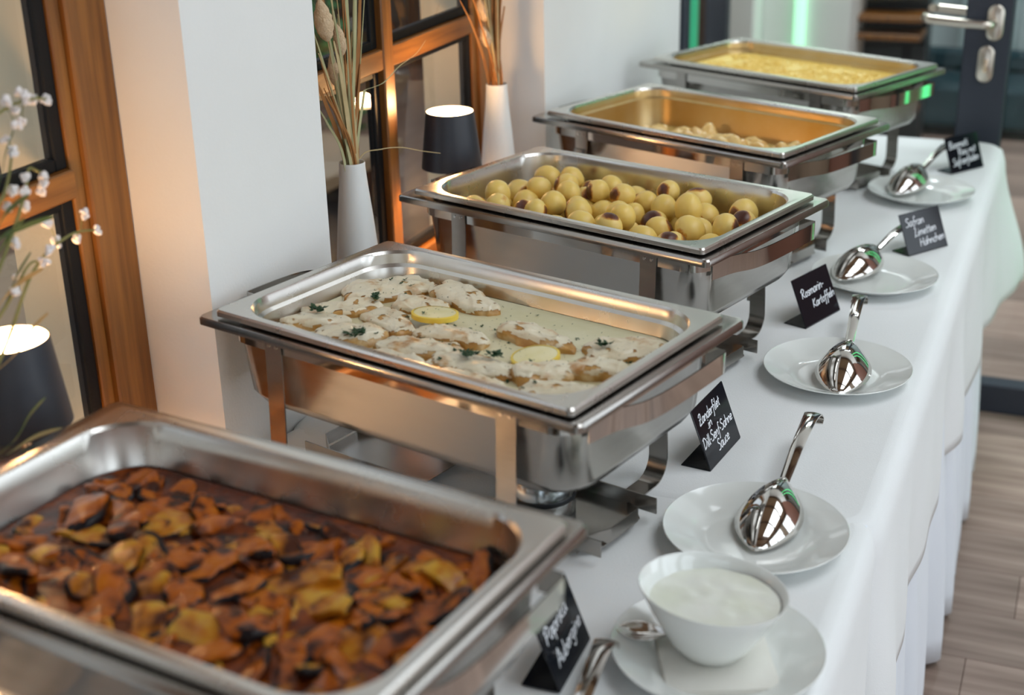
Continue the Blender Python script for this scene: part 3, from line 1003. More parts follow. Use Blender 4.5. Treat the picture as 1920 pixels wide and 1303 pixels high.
for i, (a, b, wd, lab) in enumerate(FISH):
    a, b = Vector(a), Vector(b)
    ln = (b - a).length + .016
    wd *= 1.16
    ang = math.atan2(b.y - a.y, b.x - a.x)
    c = (a + b) / 2
    sd = i * 3.17
    hgt = .0185 + .003 * math.sin(i * 2.1)

    def fn(d):
        # slab with a rounded rectangular plan, tapering towards one end
        px_ = math.copysign(abs(d.x) ** .62, d.x)
        py_ = math.copysign(abs(d.y) ** .68, d.y)
        pz_ = math.copysign(abs(d.z) ** .62, d.z)
        q = Vector((px_ * ln / 2, py_ * wd / 2 * (1 - .25 * px_), pz_ * hgt * (.78 + .18 * py_ * math.sin(sd))))
        nz = noise.noise(q * 55 + Vector((sd, 0, 0)))
        q += Vector((nz * .006, noise.noise(q * 60 + Vector((0, sd, 3))) * .006, .0034 * noise.noise(q * 62 + Vector((0, 2, sd))) + .0018 * noise.noise(q * 170 + Vector((sd, 0, 0)))))
        return q
    vs, fs = blob(60, 36, fn)
    mb = MB().add(vs, fs)
    o = mb.build('fish_fillet', M_fishskin, None, loc=pw(2, c.x, c.y, ZS - .0005 + .001 * math.sin(i * 1.7)),
                 rot=(.12 * math.sin(i * 1.3), .07 * math.sin(i * 2.3), ang + DISH[2][2]), angle=90)
    tag(o, lab, 'fish fillet', 'fish fillets in cream sauce')
    # cream coating clinging to the upper side, ragged at its edge
    vs2 = [Vector(v) + Vector((v[0] * .01, v[1] * .01, .0007)) for v in vs]
    fs2 = []
    for f in fs:
        cz = sum(vs[j][2] for j in f) / 4
        cc = sum((Vector(vs[j]) for j in f), Vector()) / 4
        if cz > hgt * (.34 + .50 * noise.noise(cc * 55 + Vector((sd, 1, 1)))) and noise.noise(cc * 75 + Vector((5, sd, 2))) < .46:
            fs2.append(f)
    MB().add(vs2, fs2).build('cream_coating', M_fish, o, angle=90)

for i, (u, v, tilt, rz, lab) in enumerate(((-0.067, 0.022, (-.05, .03), .2, 'lemon slice resting on the fillets left of the middle'), (0.112, -0.012, (.03, -.06), .9, 'lemon slice lying in the sauce in the right half'))):
    o = thing('lemon_slice', lab, 'lemon', pw(2, u, v, ZS + .0140 - i * .005), 0, 'lemon slices on the fish')
    o.rotation_euler = (tilt[0], tilt[1], rz)
    R = .030
    n = 40
    top = [(R * math.cos(PI * 2 * k / n), R * .86 * math.sin(PI * 2 * k / n), 0) for k in range(n)]
    fl_ = MB()
    fl_.loft([[(x * .9, y * .9, -.0036) for x, y, z in top], [(x * .9, y * .9, .0032) for x, y, z in top], [(x * .6, y * .6, .0036) for x, y, z in top]], cap0=True, cap1=True)
    fl_.build('flesh', M_lemonflesh, o)
    pl = MB().loft([[(x * .9, y * .9, -.0038) for x, y, z in top], [(x, y, -.0034) for x, y, z in top], [(x, y, .003) for x, y, z in top], [(x * .9, y * .9, .0036) for x, y, z in top]])
    pl.build('peel', M_lemonpeel, o)


def leaflet(mb, p, size, r):
    for k in range(5):
        a = r.uniform(0, 2 * PI)
        q = Vector(p) + Vector((math.cos(a), math.sin(a), 0)) * size * r.uniform(.1, .7) + Vector((0, 0, r.uniform(0, size * .4)))
        d = Vector((math.cos(a + r.uniform(-1, 1)), math.sin(a + r.uniform(-1, 1)), r.uniform(-.3, .5))).normalized()
        e = d.cross(Vector((r.uniform(-.4, .4), r.uniform(-.4, .4), 1))).normalized()
        L = size * r.uniform(.5, .9)
        up = Vector((0, 0, L * .25))
        mb.add([q - d * L * .6, q + e * L * .42 + up * .5, q + d * L * .7 + up, q - e * L * .42 + up * .3, q + up * .9],
               [(0, 1, 4), (1, 2, 4), (2, 3, 4), (3, 0, 4)])


SPR = [(-0.200, -0.052, .0075, 'parsley sprig on the fillet at the left side'), (-0.100, -0.083, .0085, 'largest parsley sprig, on the broad near fillet'), (-0.166, 0.026, .006, 'parsley sprig near the far left fillet'),
       (0.052, -0.062, .0075, 'left of two parsley sprigs before the second lemon'), (0.080, -0.046, .007, 'right of two parsley sprigs before the second lemon'), (0.163, 0.052, .006, 'parsley sprig on the right-hand far fillet')]
for i, (u, v, s, lab) in enumerate(SPR):
    mb = MB()
    s *= 1.35
    r = random.Random(40 + i)
    for k in range(6):
        leaflet(mb, (r.uniform(-s, s) * .7, r.uniform(-s, s) * .7, 0), s, r)
    tag(mb.build('parsley_sprig', M_parsley, None, smooth=False, loc=pw(2, u, v, ZS + .0155)), lab, 'parsley', 'parsley on the fish')
FLK = [(-0.196, 0.089), (-0.183, 0.098), (-0.175, 0.083), (-0.161, 0.089), (-0.184, 0.04), (-0.134, 0.073), (-0.129, 0.083), (-0.123, 0.074), (-0.143, 0.057), (-0.095, 0.003), (-0.072, 0.006), (-0.039, 0.01), (-0.025, 0.009), (-0.003, 0.012), (-0.038, -0.042), (-0.009, -0.038), (0.008, -0.043), (0.024, -0.053), (0.037, -0.054), (-0.013, -0.087), (0.024, -0.082), (0.023, 0.118), (0.006, 0.05), (0.004, 0.064), (0.023, 0.05), (-0.014, 0.049), (0.11, 0.08), (0.047, 0.023), (0.201, 0.05), (0.115, -0.069), (0.124, -0.035), (0.138, -0.095), (0.154, -0.094), (0.16, -0.079), (0.205, -0.013), (0.213, -0.036), (0.144, 0.046), (0.097, -0.081), (-0.145, -0.055), (-.034, -.04), (-.02, .004), (-.088, -.064)]
FLAKES_PENDING = FLK

# ---- dish 1: aubergine and tomato stew
ZR = .203
surface(1, ZR, 'tomato_stew_sauce', M_ratsauce, 'dark oily tomato sauce in the nearest pan', 'sauce', bump=.004, nscale=26)


def stew_piece(kind):
    """soft cooked aubergine piece: rounded slab, some cut flat on one side, with a strip of dark skin"""
    sx, sy, th, cut = ((.040, .026, .0085, .35), (.034, .030, .0075, 9), (.046, .020, .0090, .15), (.026, .022, .0100, .5), (.050, .030, .0070, .2))[kind]
    sd = kind * 7.3 + 2

    def fn(d):
        q = Vector((math.copysign(abs(d.x) ** .72, d.x) * sx, math.copysign(abs(d.y) ** .72, d.y) * sy, math.copysign(abs(d.z) ** .55, d.z) * th))
        if q.y < -cut * sy:
            q.y = -cut * sy + (q.y + cut * sy) * .08
        q += Vector((noise.noise(q * 45 + Vector((sd, 0, 0))), noise.noise(q * 45 + Vector((0, sd, 0))), .7 * noise.noise(q * 60 + Vector((0, 0, sd))))) * .0045
        q.z += .0035 * math.sin(q.x * 60 + sd)
        return q
    vs, fs = blob(36, 20, fn)
    sk = []
    for f in fs:
        c = sum((Vector(vs[j]) for j in f), Vector()) / 4
        rim = (c.x / sx) ** 2 + (c.y / sy) ** 2
        if rim > .62 and c.y > (-.1 if kind != 1 else -.6) * sy and c.z < th * (.55 + .3 * noise.noise(c * 70)):
            sk.append(f)
    return MB().add(vs, fs), MB().add([(x * 1.02, y * 1.025, z) for x, y, z in vs], sk)


protos = []
for kd in range(5):
    for mt in (M_flesh, M_flesh2):
        a, b = stew_piece(kd)
        o = a.build('aubergine_piece', mt, None, angle=180)
        b.build('skin', M_skin, o, angle=180)
        tag(o, 'sauce-coated aubergine piece with dark skin in the red stew', 'aubergine', 'aubergine pieces in the stew')
        protos.append(o)
r1 = random.Random(21)
spots = []
tries = 0
while len(spots) < 150 and tries < 9000 and True:
    tries += 1
    u, v = r1.uniform(-.221, .221), r1.uniform(-.117, .117)
    if abs(u) > .18 and abs(v) > .09 and math.hypot(abs(u) - .18, abs(v) - .08) > .04:
        continue
    if all((u - a) ** 2 + (v - b) ** 2 > .0205 ** 2 for a, b in spots):
        spots.append((u, v))
for i, (u, v) in enumerate(spots):
    j = r1.choice((0, 0, 2, 4, 4, 6, 8, 8, 0, 4, 8, 1, 3, 5, 9))
    pr = protos[j]
    o = pr if not pr.get('used') else dup(pr)
    pr['used'] = 1
    ex = max(0, abs(v) - .09) * .06
    o.location = pw(1, u, v, ZR + r1.uniform(-.006, .0015))
    o.rotation_euler = (r1.gauss(0, .24), r1.gauss(0, .24), r1.uniform(0, 2 * PI))
    s = r1.uniform(.55, .95) * (.68 if abs(u) > .195 or abs(v) > .095 else 1)
    o.scale = (s, s, s * r1.uniform(.8, 1.1))
for p in protos:
    if not p.get('used'):
        for c in list(p.children):
            bpy.data.objects.remove(c)
        bpy.data.objects.remove(p)
for o in COL.objects:
    if 'used' in o:
        del o['used']

# ---- dish 3: little round potatoes dropped into a pile
pot_protos = []
for k in range(4):
    r = random.Random(60 + k)
    sx, sy, sz = r.uniform(.95, 1.12), r.uniform(.9, 1.05), r.uniform(.86, 1.0)

    def pf(d):
        q = Vector((d.x * sx, d.y * sy, d.z * sz))
        q *= 1 + .05 * noise.noise(q * 1.3 + Vector((k * 5, 0, 0))) + .012 * noise.noise(q * 4 + Vector((k, 2, 0)))
        return q * .0235
    vs, fs = blob(28, 18, pf)
    o = MB().add(vs, fs).build('potato', M_potato, None, angle=180)
    pot_protos.append(o)
r3 = random.Random(5)
placed = []
for n_ in range(150):
    rad = .0235 * r3.uniform(.80, 1.06)
    best = None
    for t_ in range(26):
        u, v = r3.uniform(-.205, .207), r3.uniform(-.106, .106)
        if math.hypot(max(0, abs(u) - .165), max(0, abs(v) - .07)) > .046:
            continue
        z = PDEPTH[3] + .001 + rad * .95
        for (a, b, c, q) in placed:
            d2 = (u - a) ** 2 + (v - b) ** 2
            rr = (rad + q) * .95
            if d2 < rr * rr:
                z = max(z, c + math.sqrt(rr * rr - d2))
        lim = z + .02 * (u + .2) * 0 + .010 * (v > .06)
        if best is None or lim < best[0]:
            best = (lim, u, v, z)
    if best and best[3] + rad < .252:
        placed.append((best[1], best[2], best[3], rad))
nused = [0] * 4
for i, (u, v, z, rad) in enumerate(placed):
    k = i % 4
    o = pot_protos[k] if nused[k] == 0 else dup(pot_protos[k])
    nused[k] += 1
    tag(o, 'small round roast potato with browned patches in the potato pan', 'potato', 'roast potatoes in the third dish')
    o.location = pw(3, u, v, z)
    o.scale = (rad / .0235,) * 3
    o.rotation_euler = (r3.uniform(-1.9, 1.9), r3.uniform(-1.9, 1.9), r3.uniform(0, 6.28))
surface(3, PDEPTH[3] + .010, 'cooking_oil', M_saffron, 'thin layer of golden oil under the potatoes', 'oil', bump=.0005)

# ---- dish 4: saffron lime chicken
ZC = .172
surface(4, ZC, 'saffron_sauce', M_saffron, 'shallow yellow saffron sauce round the chicken', 'sauce', bump=.002)
ck = []
for k in range(5):
    sd = 80 + k * 9.7
    r = random.Random(sd)
    ax = (r.uniform(.020, .030), r.uniform(.014, .022), r.uniform(.009, .014))

    def cf(d):
        q = Vector((math.copysign(abs(d.x) ** .75, d.x) * ax[0], math.copysign(abs(d.y) ** .75, d.y) * ax[1], d.z * ax[2]))
        nz = q.normalized() if q.length else q
        return q + nz * (.005 * noise.noise(q * 60 + Vector((sd, 0, 0))) + .0018 * noise.noise(q * 190 + Vector((0, sd, 0))))
    vs, fs = blob(26, 16, cf)
    o = MB().add(vs, fs).build('chicken_piece', M_chicken, None, angle=90)
    ck.append(o)
nu_ = [0] * 5
r4 = random.Random(17)
for i in range(96):
    k = i % 5
    o = ck[k] if nu_[k] == 0 else dup(ck[k])
    nu_[k] += 1
    u, v = r4.uniform(-.195, .195), max(-.092, min(.088, r4.gauss(.0, .055)))
    hump = .013 * math.exp(-((u + .03) / .16) ** 2 - (v / .06) ** 2)
    o.location = pw(4, u, v, ZC + .002 + hump + r4.uniform(-.002, .008))
    o.rotation_euler = (r4.gauss(0, .35), r4.gauss(0, .35), r4.uniform(0, 6.28))
    tag(o, 'chicken piece in yellow saffron sauce', 'chicken', 'chicken pieces in the fourth dish')

# ---- dish 5: saffron rice
ZI = .219
surface(5, ZI, 'rice_bed', M_rice, 'bed of yellow rice in the farthest pan', 'rice', bump=.006, nscale=22, seed=3.0)
r5 = random.Random(9)
mb = MB()
for i in range(5200):
    u, v = r5.uniform(-.228, .228), r5.uniform(-.124, .124)
    if math.hypot(max(0, abs(u) - .185), max(0, abs(v) - .082)) > .042:
        continue
    h = .006 * (noise.noise(Vector((u * 22, v * 22, 3.0))) + .5 * noise.noise(Vector((u * 66, v * 66, 7.0))))
    c = Vector((u, v, ZI + h + r5.uniform(.0005, .0022)))
    d = Vector((r5.gauss(0, 1), r5.gauss(0, 1), r5.gauss(0, .45))).normalized()
    e = d.orthogonal().normalized()
    g2 = d.cross(e)
    L, q = .0036, .0011
    mb.add([c - d * L, c + e * q, c + g2 * q, c - e * q, c - g2 * q, c + d * L],
           [(0, 2, 1), (0, 3, 2), (0, 4, 3), (0, 1, 4), (5, 1, 2), (5, 2, 3), (5, 3, 4), (5, 4, 1)])
o = mb.build('rice_grains', M_rice, None, loc=pw(5, 0, 0, 0), rot=(0, 0, DISH[5][2]))
tag(o, 'loose yellow rice grains on top of the rice bed', 'rice', kind='stuff')

# ------------------------------------------------------------------ fuel can under the fish dish
x, y, t, px, py = DISH[2]
c, s = math.cos(t), math.sin(t)
cu, cv = .112, -.005
can = thing('fuel_can', 'small shiny fuel can under the fish chafing dish', 'fuel can', (x + cu * c - cv * s, y + cu * s + cv * c, Z0 + .0117), t)
MB().lathe([(0.0005, 0), (.040, 0), (.0415, .002), (.0415, .046), (.040, .048), (.038, .046), (.026, .046), (.025, .044), (.0005, .044)], 36).build('can_body', M_can, can)
MB().lathe([(.0418, .020), (.0423, .021), (.0423, .026), (.0418, .027)], 36).build('label_band', M_dark, can)

# ------------------------------------------------------------------ plates
PLATE = {1: (0.6955, -0.2549), 2: (0.6755, -0.0025), 3: (0.6791, 0.5105), 4: (0.6655, 0.9451), 5: (0.6732, 1.5114)}
PPROF = [(.0005, .0035), (.055, .0035), (.066, .0045), (.074, .0085), (.090, .0150), (.1055, .0205), (.1085, .0222), (.1092, .0218), (.1088, .0205), (.092, .0130), (.076, .0062), (.068, .0018), (.066, .0), (.062, .0), (.060, .0016), (.0005, .0016)]
plm = MB().lathe(PPROF, 72)
PL_L = {1: 'white plate under the dip bowl and napkin', 2: 'white plate in front of the fish dish holding a serving spoon', 3: 'white plate beside the potato dish holding a serving spoon',
        4: 'white plate in front of the saffron chicken dish', 5: 'white plate in front of the farthest dish'}
first = None
for k, (x, y) in PLATE.items():
    if first is None:
        first = plm.build('plate', M_china, None, loc=(x, y, Z0), angle=50)
        o = first
    else:
        o = first.copy()
        COL.objects.link(o)
        o.location = (x, y, Z0)
    tag(o, PL_L[k], 'plate', 'white plates along the table edge')

# ------------------------------------------------------------------ serving spoons


def spoon(name, label, group, tip, heading, pitch, bl, bw, bh, hl, w0, w1, curl, up=False, hz=None, tip_z=0.0):
    """tip at the local origin, bowl runs along +y; 'up' turns the hollow side upwards"""
    o = thing(name, label, 'spoon', tip, 0, group)
    o.rotation_euler = Matrix.Rotation(heading, 3, 'Z').to_4x4().to_3x3().to_euler()
    o.rotation_mode = 'XYZ'
    o.rotation_euler = (pitch, 0, heading)
    ns, nt_ = 26, 14
    vs, fs = [], []
    sgn = -1 if up else 1
    for i in range(ns + 1):
        q = i / ns
        # outline: blunt point at the tip, widest past the middle, narrowing to the neck
        hw = bw / 2 * (math.sin(PI * min(1, q ** .92)) ** .72)
        hw = max(hw, w0 / 2 * min(1, q * 30) if q > .5 else .0006)
        dome = bh * math.sin(PI * (q * .93 + .0)) ** .75
        for j in range(nt_ + 1):
            a = -1 + 2 * j / nt_
            z = dome * (1 - abs(a) ** 2.2)
            vs.append((hw * a, q * bl, sgn * z))
    for i in range(ns):
        for j in range(nt_):
            a = i * (nt_ + 1) + j
            fs.append((a, a + 1, a + nt_ + 2, a + nt_ + 1))
    b = MB().add(vs, fs).build('spoon_bowl', M_chrome, o, angle=180)
    sm = b.modifiers.new('thickness', 'SOLIDIFY')
    sm.thickness = .0016
    sm.offset = -1 if not up else 1
    # handle
    z0 = sgn * bh * math.sin(PI * .93) ** .75 * .2
    hz = hz or [(0, 0), (.25, .010), (.6, .020), (.9, .022), (1, .020)]
    pts = [(0, bl - .006, z0)] + [(0, bl + hl * a, z0 + b_) for a, b_ in hz[1:]]
    if curl:
        e = pts[-1]
        pts += [(0, e[1] + .007, e[2] - .004), (0, e[1] + .010, e[2] - .011), (0, e[1] + .004, e[2] - .014)]
    path = smooth_path(pts, 6)
    n = len(path)
    ws = [w0 + (w1 - w0) * min(1, (i / n) * 1.25) ** 1.3 for i in range(n)]
    # cupped handle section
    hm = MB()
    rings = []
    for i, p in enumerate(path):
        tv = (path[min(i + 1, n - 1)] - path[max(i - 1, 0)]).normalized()
        nn = Vector((1, 0, 0)).cross(tv).normalized()
        w_ = ws[i] / 2
        ring = []
        for a in (-1, -.6, 0, .6, 1):
            ring.append(p + Vector((a * w_, 0, 0)) + nn * (.0014 + .0016 * (1 - a * a)))
        for a in (1, .6, 0, -.6, -1):
            ring.append(p + Vector((a * w_, 0, 0)) + nn * (-.0004 + .0012 * (1 - a * a)))
        rings.append(ring)
    hm.loft(rings, cap0=True, cap1=True)
    hm.build('handle', M_chrome, o, angle=60)
    return o


SG = 'large serving spoons on the plates'
HZ = [(0, 0), (.18, .003), (.5, .008), (.85, .006), (1, .002)]
spoon('serving_spoon', 'large steel serving spoon face down on the plate before the fish', SG, (.6845, -.040, Z0 + .0085), -.015, .125, .145, .080, .030, .160, .013, .027, True, hz=HZ)
spoon('serving_spoon', 'large steel serving spoon face down on the plate beside the potatoes', SG, (.6955, .428, Z0 + .0100), .075, .125, .150, .082, .030, .155, .013, .027, True, hz=HZ)
spoon('serving_spoon', 'large steel serving spoon behind the saffron chicken card', SG, (.610, .908, Z0 + .0120), -.30, .095, .150, .082, .032, .140, .013, .027, True, hz=HZ)
spoon('serving_spoon', 'large steel serving spoon on the farthest plate', SG, (.626, 1.475, Z0 + .0120), -.24, .125, .150, .082, .034, .155, .013, .027, True, hz=HZ)
spoon('serving_spoon', 'steel spoon handle beside the nearest black card', SG, (.6205, -.602, Z0 + .001), .10, .085, .135, .078, .026, .165, .014, .027, True, hz=HZ)
spoon('teaspoon', 'small steel teaspoon on the plate left of the dip bowl', None, (.588, -.262, Z0 + .0200), -1.35, -.02, .056, .036, .007, .07, .005, .010, False, up=True, hz=[(0, 0), (.3, -.001), (.7, -.003), (1, -.004)])

# ------------------------------------------------------------------ dip bowl on its napkin
nk = thing('napkin', 'folded cream paper napkin under the dip bowl', 'napkin', (.696, -.262, Z0 + .0046), .42)
mb = MB()
for i in range(3):
    a, b = .058 - i * .001, .056 - i * .0015
    mb.box(-a, a, -b, b, i * .0013, i * .0013 + .0011)
mb.build('folded_sheet', M_napkin, nk, smooth=False)
bx_, by_ = .687, -.2455
bowl = thing('dip_bowl', 'white slanted bowl of herb yoghurt dip on the nearest plate', 'bowl', (bx_, by_, Z0 + .0088), .2)
prof = [(.0005, .0), (.032, .0), (.036, .003), (.048, .020), (.060, .042), (.0705, .0625), (.0745, .0715), (.0742, .0728), (.0728, .0722), (.0680, .0625), (.058, .044), (.045, .0225), (.032, .008), (.0005, .007)]
rings = []
n = 64
for r_, z in prof:
    rg = []
    for i in range(n):
        a = 2 * PI * i / n
        k = (z / .0715) ** 2
        sl = .0065 * k * math.cos(a - PI * .95)
        sp = 1 + .02 * k * math.cos(2 * (a - .1))
        rg.append((r_ * sp * math.cos(a), r_ * sp * (1 - .09 * k) * math.sin(a), z + sl))
    rings.append(rg)
MB().loft(rings).build('bowl_body', M_china, bowl, angle=50)
mb = MB()
rings = []
for s in [1 - i / 16 for i in range(16)]:
    rings.append([(.0655 * s * (1.04 if abs(math.cos(2 * PI * i / 48)) > .7 else 1.0) * math.cos(2 * PI * i / 48), .0605 * s * math.sin(2 * PI * i / 48),
                   .0588 + .0028 * noise.noise(Vector((s * math.cos(2 * PI * i / 48) * 4, s * math.sin(2 * PI * i / 48) * 4, 1))) * (1 - s * .7)) for i in range(48)])
mb.loft(rings)
mb.f.append(tuple(15 * 48 + i for i in range(48)))
tag(mb.build('yoghurt_dip', M_dip, None, loc=(bx_, by_, Z0 + .0088), angle=90), 'white herb yoghurt dip filling the slanted bowl', 'dip', kind='stuff')

# ------------------------------------------------------------------ handwritten cards
G = {
    'a': (1.05, [[(.85, .95), (.4, 1.0), (.05, .55), (.2, .02), (.6, .2), (.85, .95), (.82, .25), (1.0, .02)]]),
    'ä': (1.05, [[(.85, .95), (.4, 1.0), (.05, .55), (.2, .02), (.6, .2), (.85, .95), (.82, .25), (1.0, .02)], [(.3, 1.4), (.32, 1.55)], [(.7, 1.4), (.72, 1.55)]]),
    'b': (.95, [[(.05, 2.0), (.05, .05), (.5, .0), (.8, .45), (.55, .95), (.1, .6)]]),
    'c': (.85, [[(.75, .85), (.4, 1.0), (.05, .5), (.3, .02), (.75, .15)]]),
    'd': (1.0, [[(.8, .9), (.4, 1.0), (.05, .5), (.3, .02), (.75, .4), (.85, 2.0), (.82, .2), (.98, .02)]]),
    'e': (.88, [[(.08, .5), (.7, .62), (.62, .95), (.3, .98), (.04, .5), (.25, .03), (.78, .2)]]),
    'f': (.75, [[(.8, 1.85), (.5, 2.0), (.35, 1.6), (.25, -.6), (.0, -.75)], [(0, .95), (.7, 1.0)]]),
    'g': (1.0, [[(.8, .9), (.35, 1.0), (.05, .5), (.3, .05), (.75, .5), (.82, .95), (.75, -.6), (.3, -.85), (.1, -.55)]]),
    'h': (.95, [[(.05, 2.0), (.05, 0)], [(.05, .5), (.4, 1.0), (.72, .8), (.75, .0)]]),
    'i': (.42, [[(.15, 1.0), (.15, .0), (.3, .0)], [(.17, 1.4), (.2, 1.55)]]),
    'k': (.85, [[(.05, 2.0), (.05, 0)], [(.7, 1.0), (.1, .5), (.75, 0)]]),
    'l': (.42, [[(.2, 2.0), (.12, .2), (.35, .0)]]),
    'm': (1.35, [[(.02, 1.0), (.08, 0)], [(.08, .5), (.35, 1.0), (.58, .8), (.6, 0)], [(.6, .5), (.88, 1.0), (1.12, .8), (1.15, 0)]]),
    'n': (.95, [[(.02, 1.0), (.08, 0)], [(.08, .5), (.42, 1.0), (.7, .8), (.74, 0)]]),
    'o': (.92, [[(.45, 1.0), (.05, .5), (.35, .0), (.78, .4), (.6, .95), (.4, 1.0)]]),
    'p': (.95, [[(.05, 1.0), (.05, -.8)], [(.05, .7), (.5, 1.0), (.8, .55), (.5, .05), (.1, .25)]]),
    'r': (.68, [[(.05, 1.0), (.1, 0)], [(.1, .5), (.35, .95), (.62, .95)]]),
    's': (.75, [[(.65, .9), (.3, 1.0), (.12, .72), (.6, .35), (.5, .03), (.05, .08)]]),
    't': (.65, [[(.3, 1.7), (.25, .2), (.5, .0)], [(0, 1.05), (.6, 1.15)]]),
    'u': (.98, [[(.05, 1.0), (.1, .15), (.4, .0), (.75, .5), (.8, 1.0), (.78, .1), (.95, .0)]]),
    'z': (.8, [[(.05, .95), (.7, .95), (.05, .03), (.75, .05)]]),
    '-': (.6, [[(.08, .6), (.5, .65)]]),
    '.': (.3, [[(.1, .0), (.15, .08)]]),
    ' ': (.6, []),
    'A': (1.25, [[(0, 0), (.5, 1.95), (.62, 1.95), (1.1, 0)], [(.2, .7), (.95, .75)]]),
    'B': (1.15, [[(.12, 1.9), (.1, 0)], [(-.1, 1.75), (.6, 1.95), (.85, 1.5), (.2, 1.05), (.95, .75), (.8, .1), (0, .0)]]),
    'D': (1.3, [[(.15, 1.9), (.1, 0)], [(-.15, 1.7), (.5, 1.95), (1.1, 1.2), (.8, .3), (.0, .0)]]),
    'H': (1.25, [[(.1, 1.9), (.05, 0)], [(1.0, 1.9), (.95, 0)], [(.05, .95), (1.0, 1.0)]]),
    'K': (1.1, [[(.12, 1.9), (.05, 0)], [(.95, 1.8), (.12, .9), (1.0, 0)]]),
    'L': (1.0, [[(.4, 1.9), (.1, .1), (.0, .0), (.9, .12)]]),
    'P': (1.1, [[(.15, 1.8), (.1, 0)], [(-.1, 1.5), (.4, 1.95), (.95, 1.5), (.6, .9), (.15, .85)]]),
    'R': (1.15, [[(.15, 1.8), (.1, 0)], [(-.2, 1.4), (.3, 1.95), (.9, 1.55), (.5, .95), (.2, .9), (1.0, 0)]]),
    'S': (1.1, [[(.95, 1.7), (.5, 1.95), (.15, 1.45), (.85, .8), (.7, .1), (.0, .1)]]),
    'Z': (1.1, [[(.05, 1.5), (.4, 1.95), (.85, 1.7), (.1, .15), (.3, .0), (1.0, .1)], [(.15, .95), (.8, 1.0)]]),
}


def lettering(lines, wd, ht):
    """lines: (text, x start, baseline, x-height, target width, slope) in fractions of the card"""
    mb = MB()
    for text, fx, fy, xh, tw, slope in lines:
        adv = sum(G[ch][0] for ch in text)
        sx = tw * wd / adv
        sy = xh * ht
        pen = 0.0
        for ch in text:
            a, strokes = G[ch]
            for st in strokes:
                pts = []
                for (px_, py_) in st:
                    X = fx * wd + (pen + px_ + py_ * .12) * sx
                    Y = fy * ht + py_ * sy + (pen + px_) * sx * slope
                    pts.append((X, Y, 0))
                pth = smooth_path(pts, 5)
                hw = .00085
                L_, R2 = [], []
                for i, p in enumerate(pth):
                    t_ = (pth[min(i + 1, len(pth) - 1)] - pth[max(i - 1, 0)]).normalized()
                    nn = Vector((-t_.y, t_.x, 0))
                    L_.append(p + nn * hw)
                    R2.append(p - nn * hw)
                k = len(pth)
                mb.add(L_ + R2, [(i + 1, i, k + i, k + i + 1) for i in range(k - 1)])
            pen += a
    return mb


def card(label, x, y, yaw, wd, ht, lean, lines):
    o = thing('menu_card', label, 'sign', (x, y, Z0), yaw, 'black handwritten cards')
    # local: x along the card, front faces -y, top leans back towards +y
    th = .0022
    face = MB().box(0, wd, 0, ht, -th, 0, .0006).build('face', M_slate, o, smooth=False)
    face.rotation_euler = (PI / 2 - lean, 0, 0)
    face.location = (0, 0, .0022)
    MB().box(0, wd, .0005, .042, .0001, .0023, .0005).build('foot', M_slate, o, smooth=False)
    lt = lettering(lines, wd, ht).build('lettering', M_chalk, face, smooth=False)
    lt.location = (0, 0, .00035)
    lt['label'] = 'white handwritten lettering'
    return o


card('black card reading Zanderfilet in Dill-Senf-Sahne Sauce beside the fish', .5816, .1507, 1.4572, .1110, .0840, .37,
     [('Zanderfilet', .10, .70, .085, .66, .03), ('.in', .27, .56, .080, .14, .03), ('Dill-Senf-Sahne', .03, .335, .085, .92, .03), ('Sauce', .36, .13, .090, .36, .05)])
card('black card reading Rosmarin-Kartoffeln beside the potatoes', .5977, .689, 1.233, .1105, .0815, .41,
     [('Rosmarin-', .13, .56, .095, .63, .05), ('Kartoffeln', .35, .30, .090, .62, .05)])
card('black card reading Safran Limetten Hähnchen leaning over the chicken spoon', .7035, 1.1119, .9675, .107, .078, .43,
     [('Safran', .10, .66, .105, .46, .04), ('Limetten', .26, .40, .10, .55, .06), ('Hähnchen', .34, .14, .10, .62, .06)])
card('black card reading Basmati Reis mit Safranfäden at the far table corner', .7151, 1.7137, .9768, .108, .080, .38,
     [('Basmati', .08, .66, .105, .58, .05), ('Reis mit', .32, .45, .095, .54, .06), ('Safranfäden', .10, .18, .105, .80, .06)])
card('black card reading Paprika Aubergine nearest the camera', .5641, -.362, 1.60, .0985, .078, .36,
     [('Paprika', .10, .60, .110, .66, .06), ('Aubergine', .17, .22, .105, .76, .10)])

# ------------------------------------------------------------------ table lamps


def lamp(label, x, y):
    o = thing('table_lamp', label, 'lamp', (x, y, SILL), 0, 'cordless table lamps by the windows')
    zt, zb = 1.060 - SILL, .961 - SILL
    MB().lathe([(.0005, 0), (.046, 0), (.0475, .0015), (.0475, .010), (.045, .0125), (.010, .0145), (.0005, .0145)], 40).build('base', M_shade, o)
    MB().lathe([(.0058, .0135), (.0058, zt - .035), (.0005, zt - .035)], 16).build('pole', M_brass, o)
    sh = MB().lathe([(.0535, zb), (.0420, zt), (.0408, zt), (.0523, zb), (.0535, zb)], 56).build('lamp_shade', M_shade, o, angle=30)
    MB().lathe([(.0521, zb + .0005), (.0406, zt - .0005)], 56).build('lining', M_shadein, sh)
    MB().lathe([(.0402, zt - .006), (.0402, zt - .004), (.0005, zt - .004)], 48).build('diffuser', M_glow, o)
    MB().lathe([(.0005, zt - .052), (.018, zt - .052), (.020, zt - .045), (.020, zt - .036), (.0005, zt - .036)], 24).build('light_head', M_brass, o)
    for dz, e, nm in ((zt - .062, 9.0, 'lamp_light_down'), (zt + .006, 2.2, 'lamp_light_up')):
        l = bpy.data.lights.new(nm, 'POINT')
        l.energy = e
        l.color = (1.0, .56, .24)
        l.shadow_soft_size = .016
        lo = bpy.data.objects.new(nm, l)
        COL.objects.link(lo)
        lo.parent = o
        lo.location = (0, 0, dz)
    return o


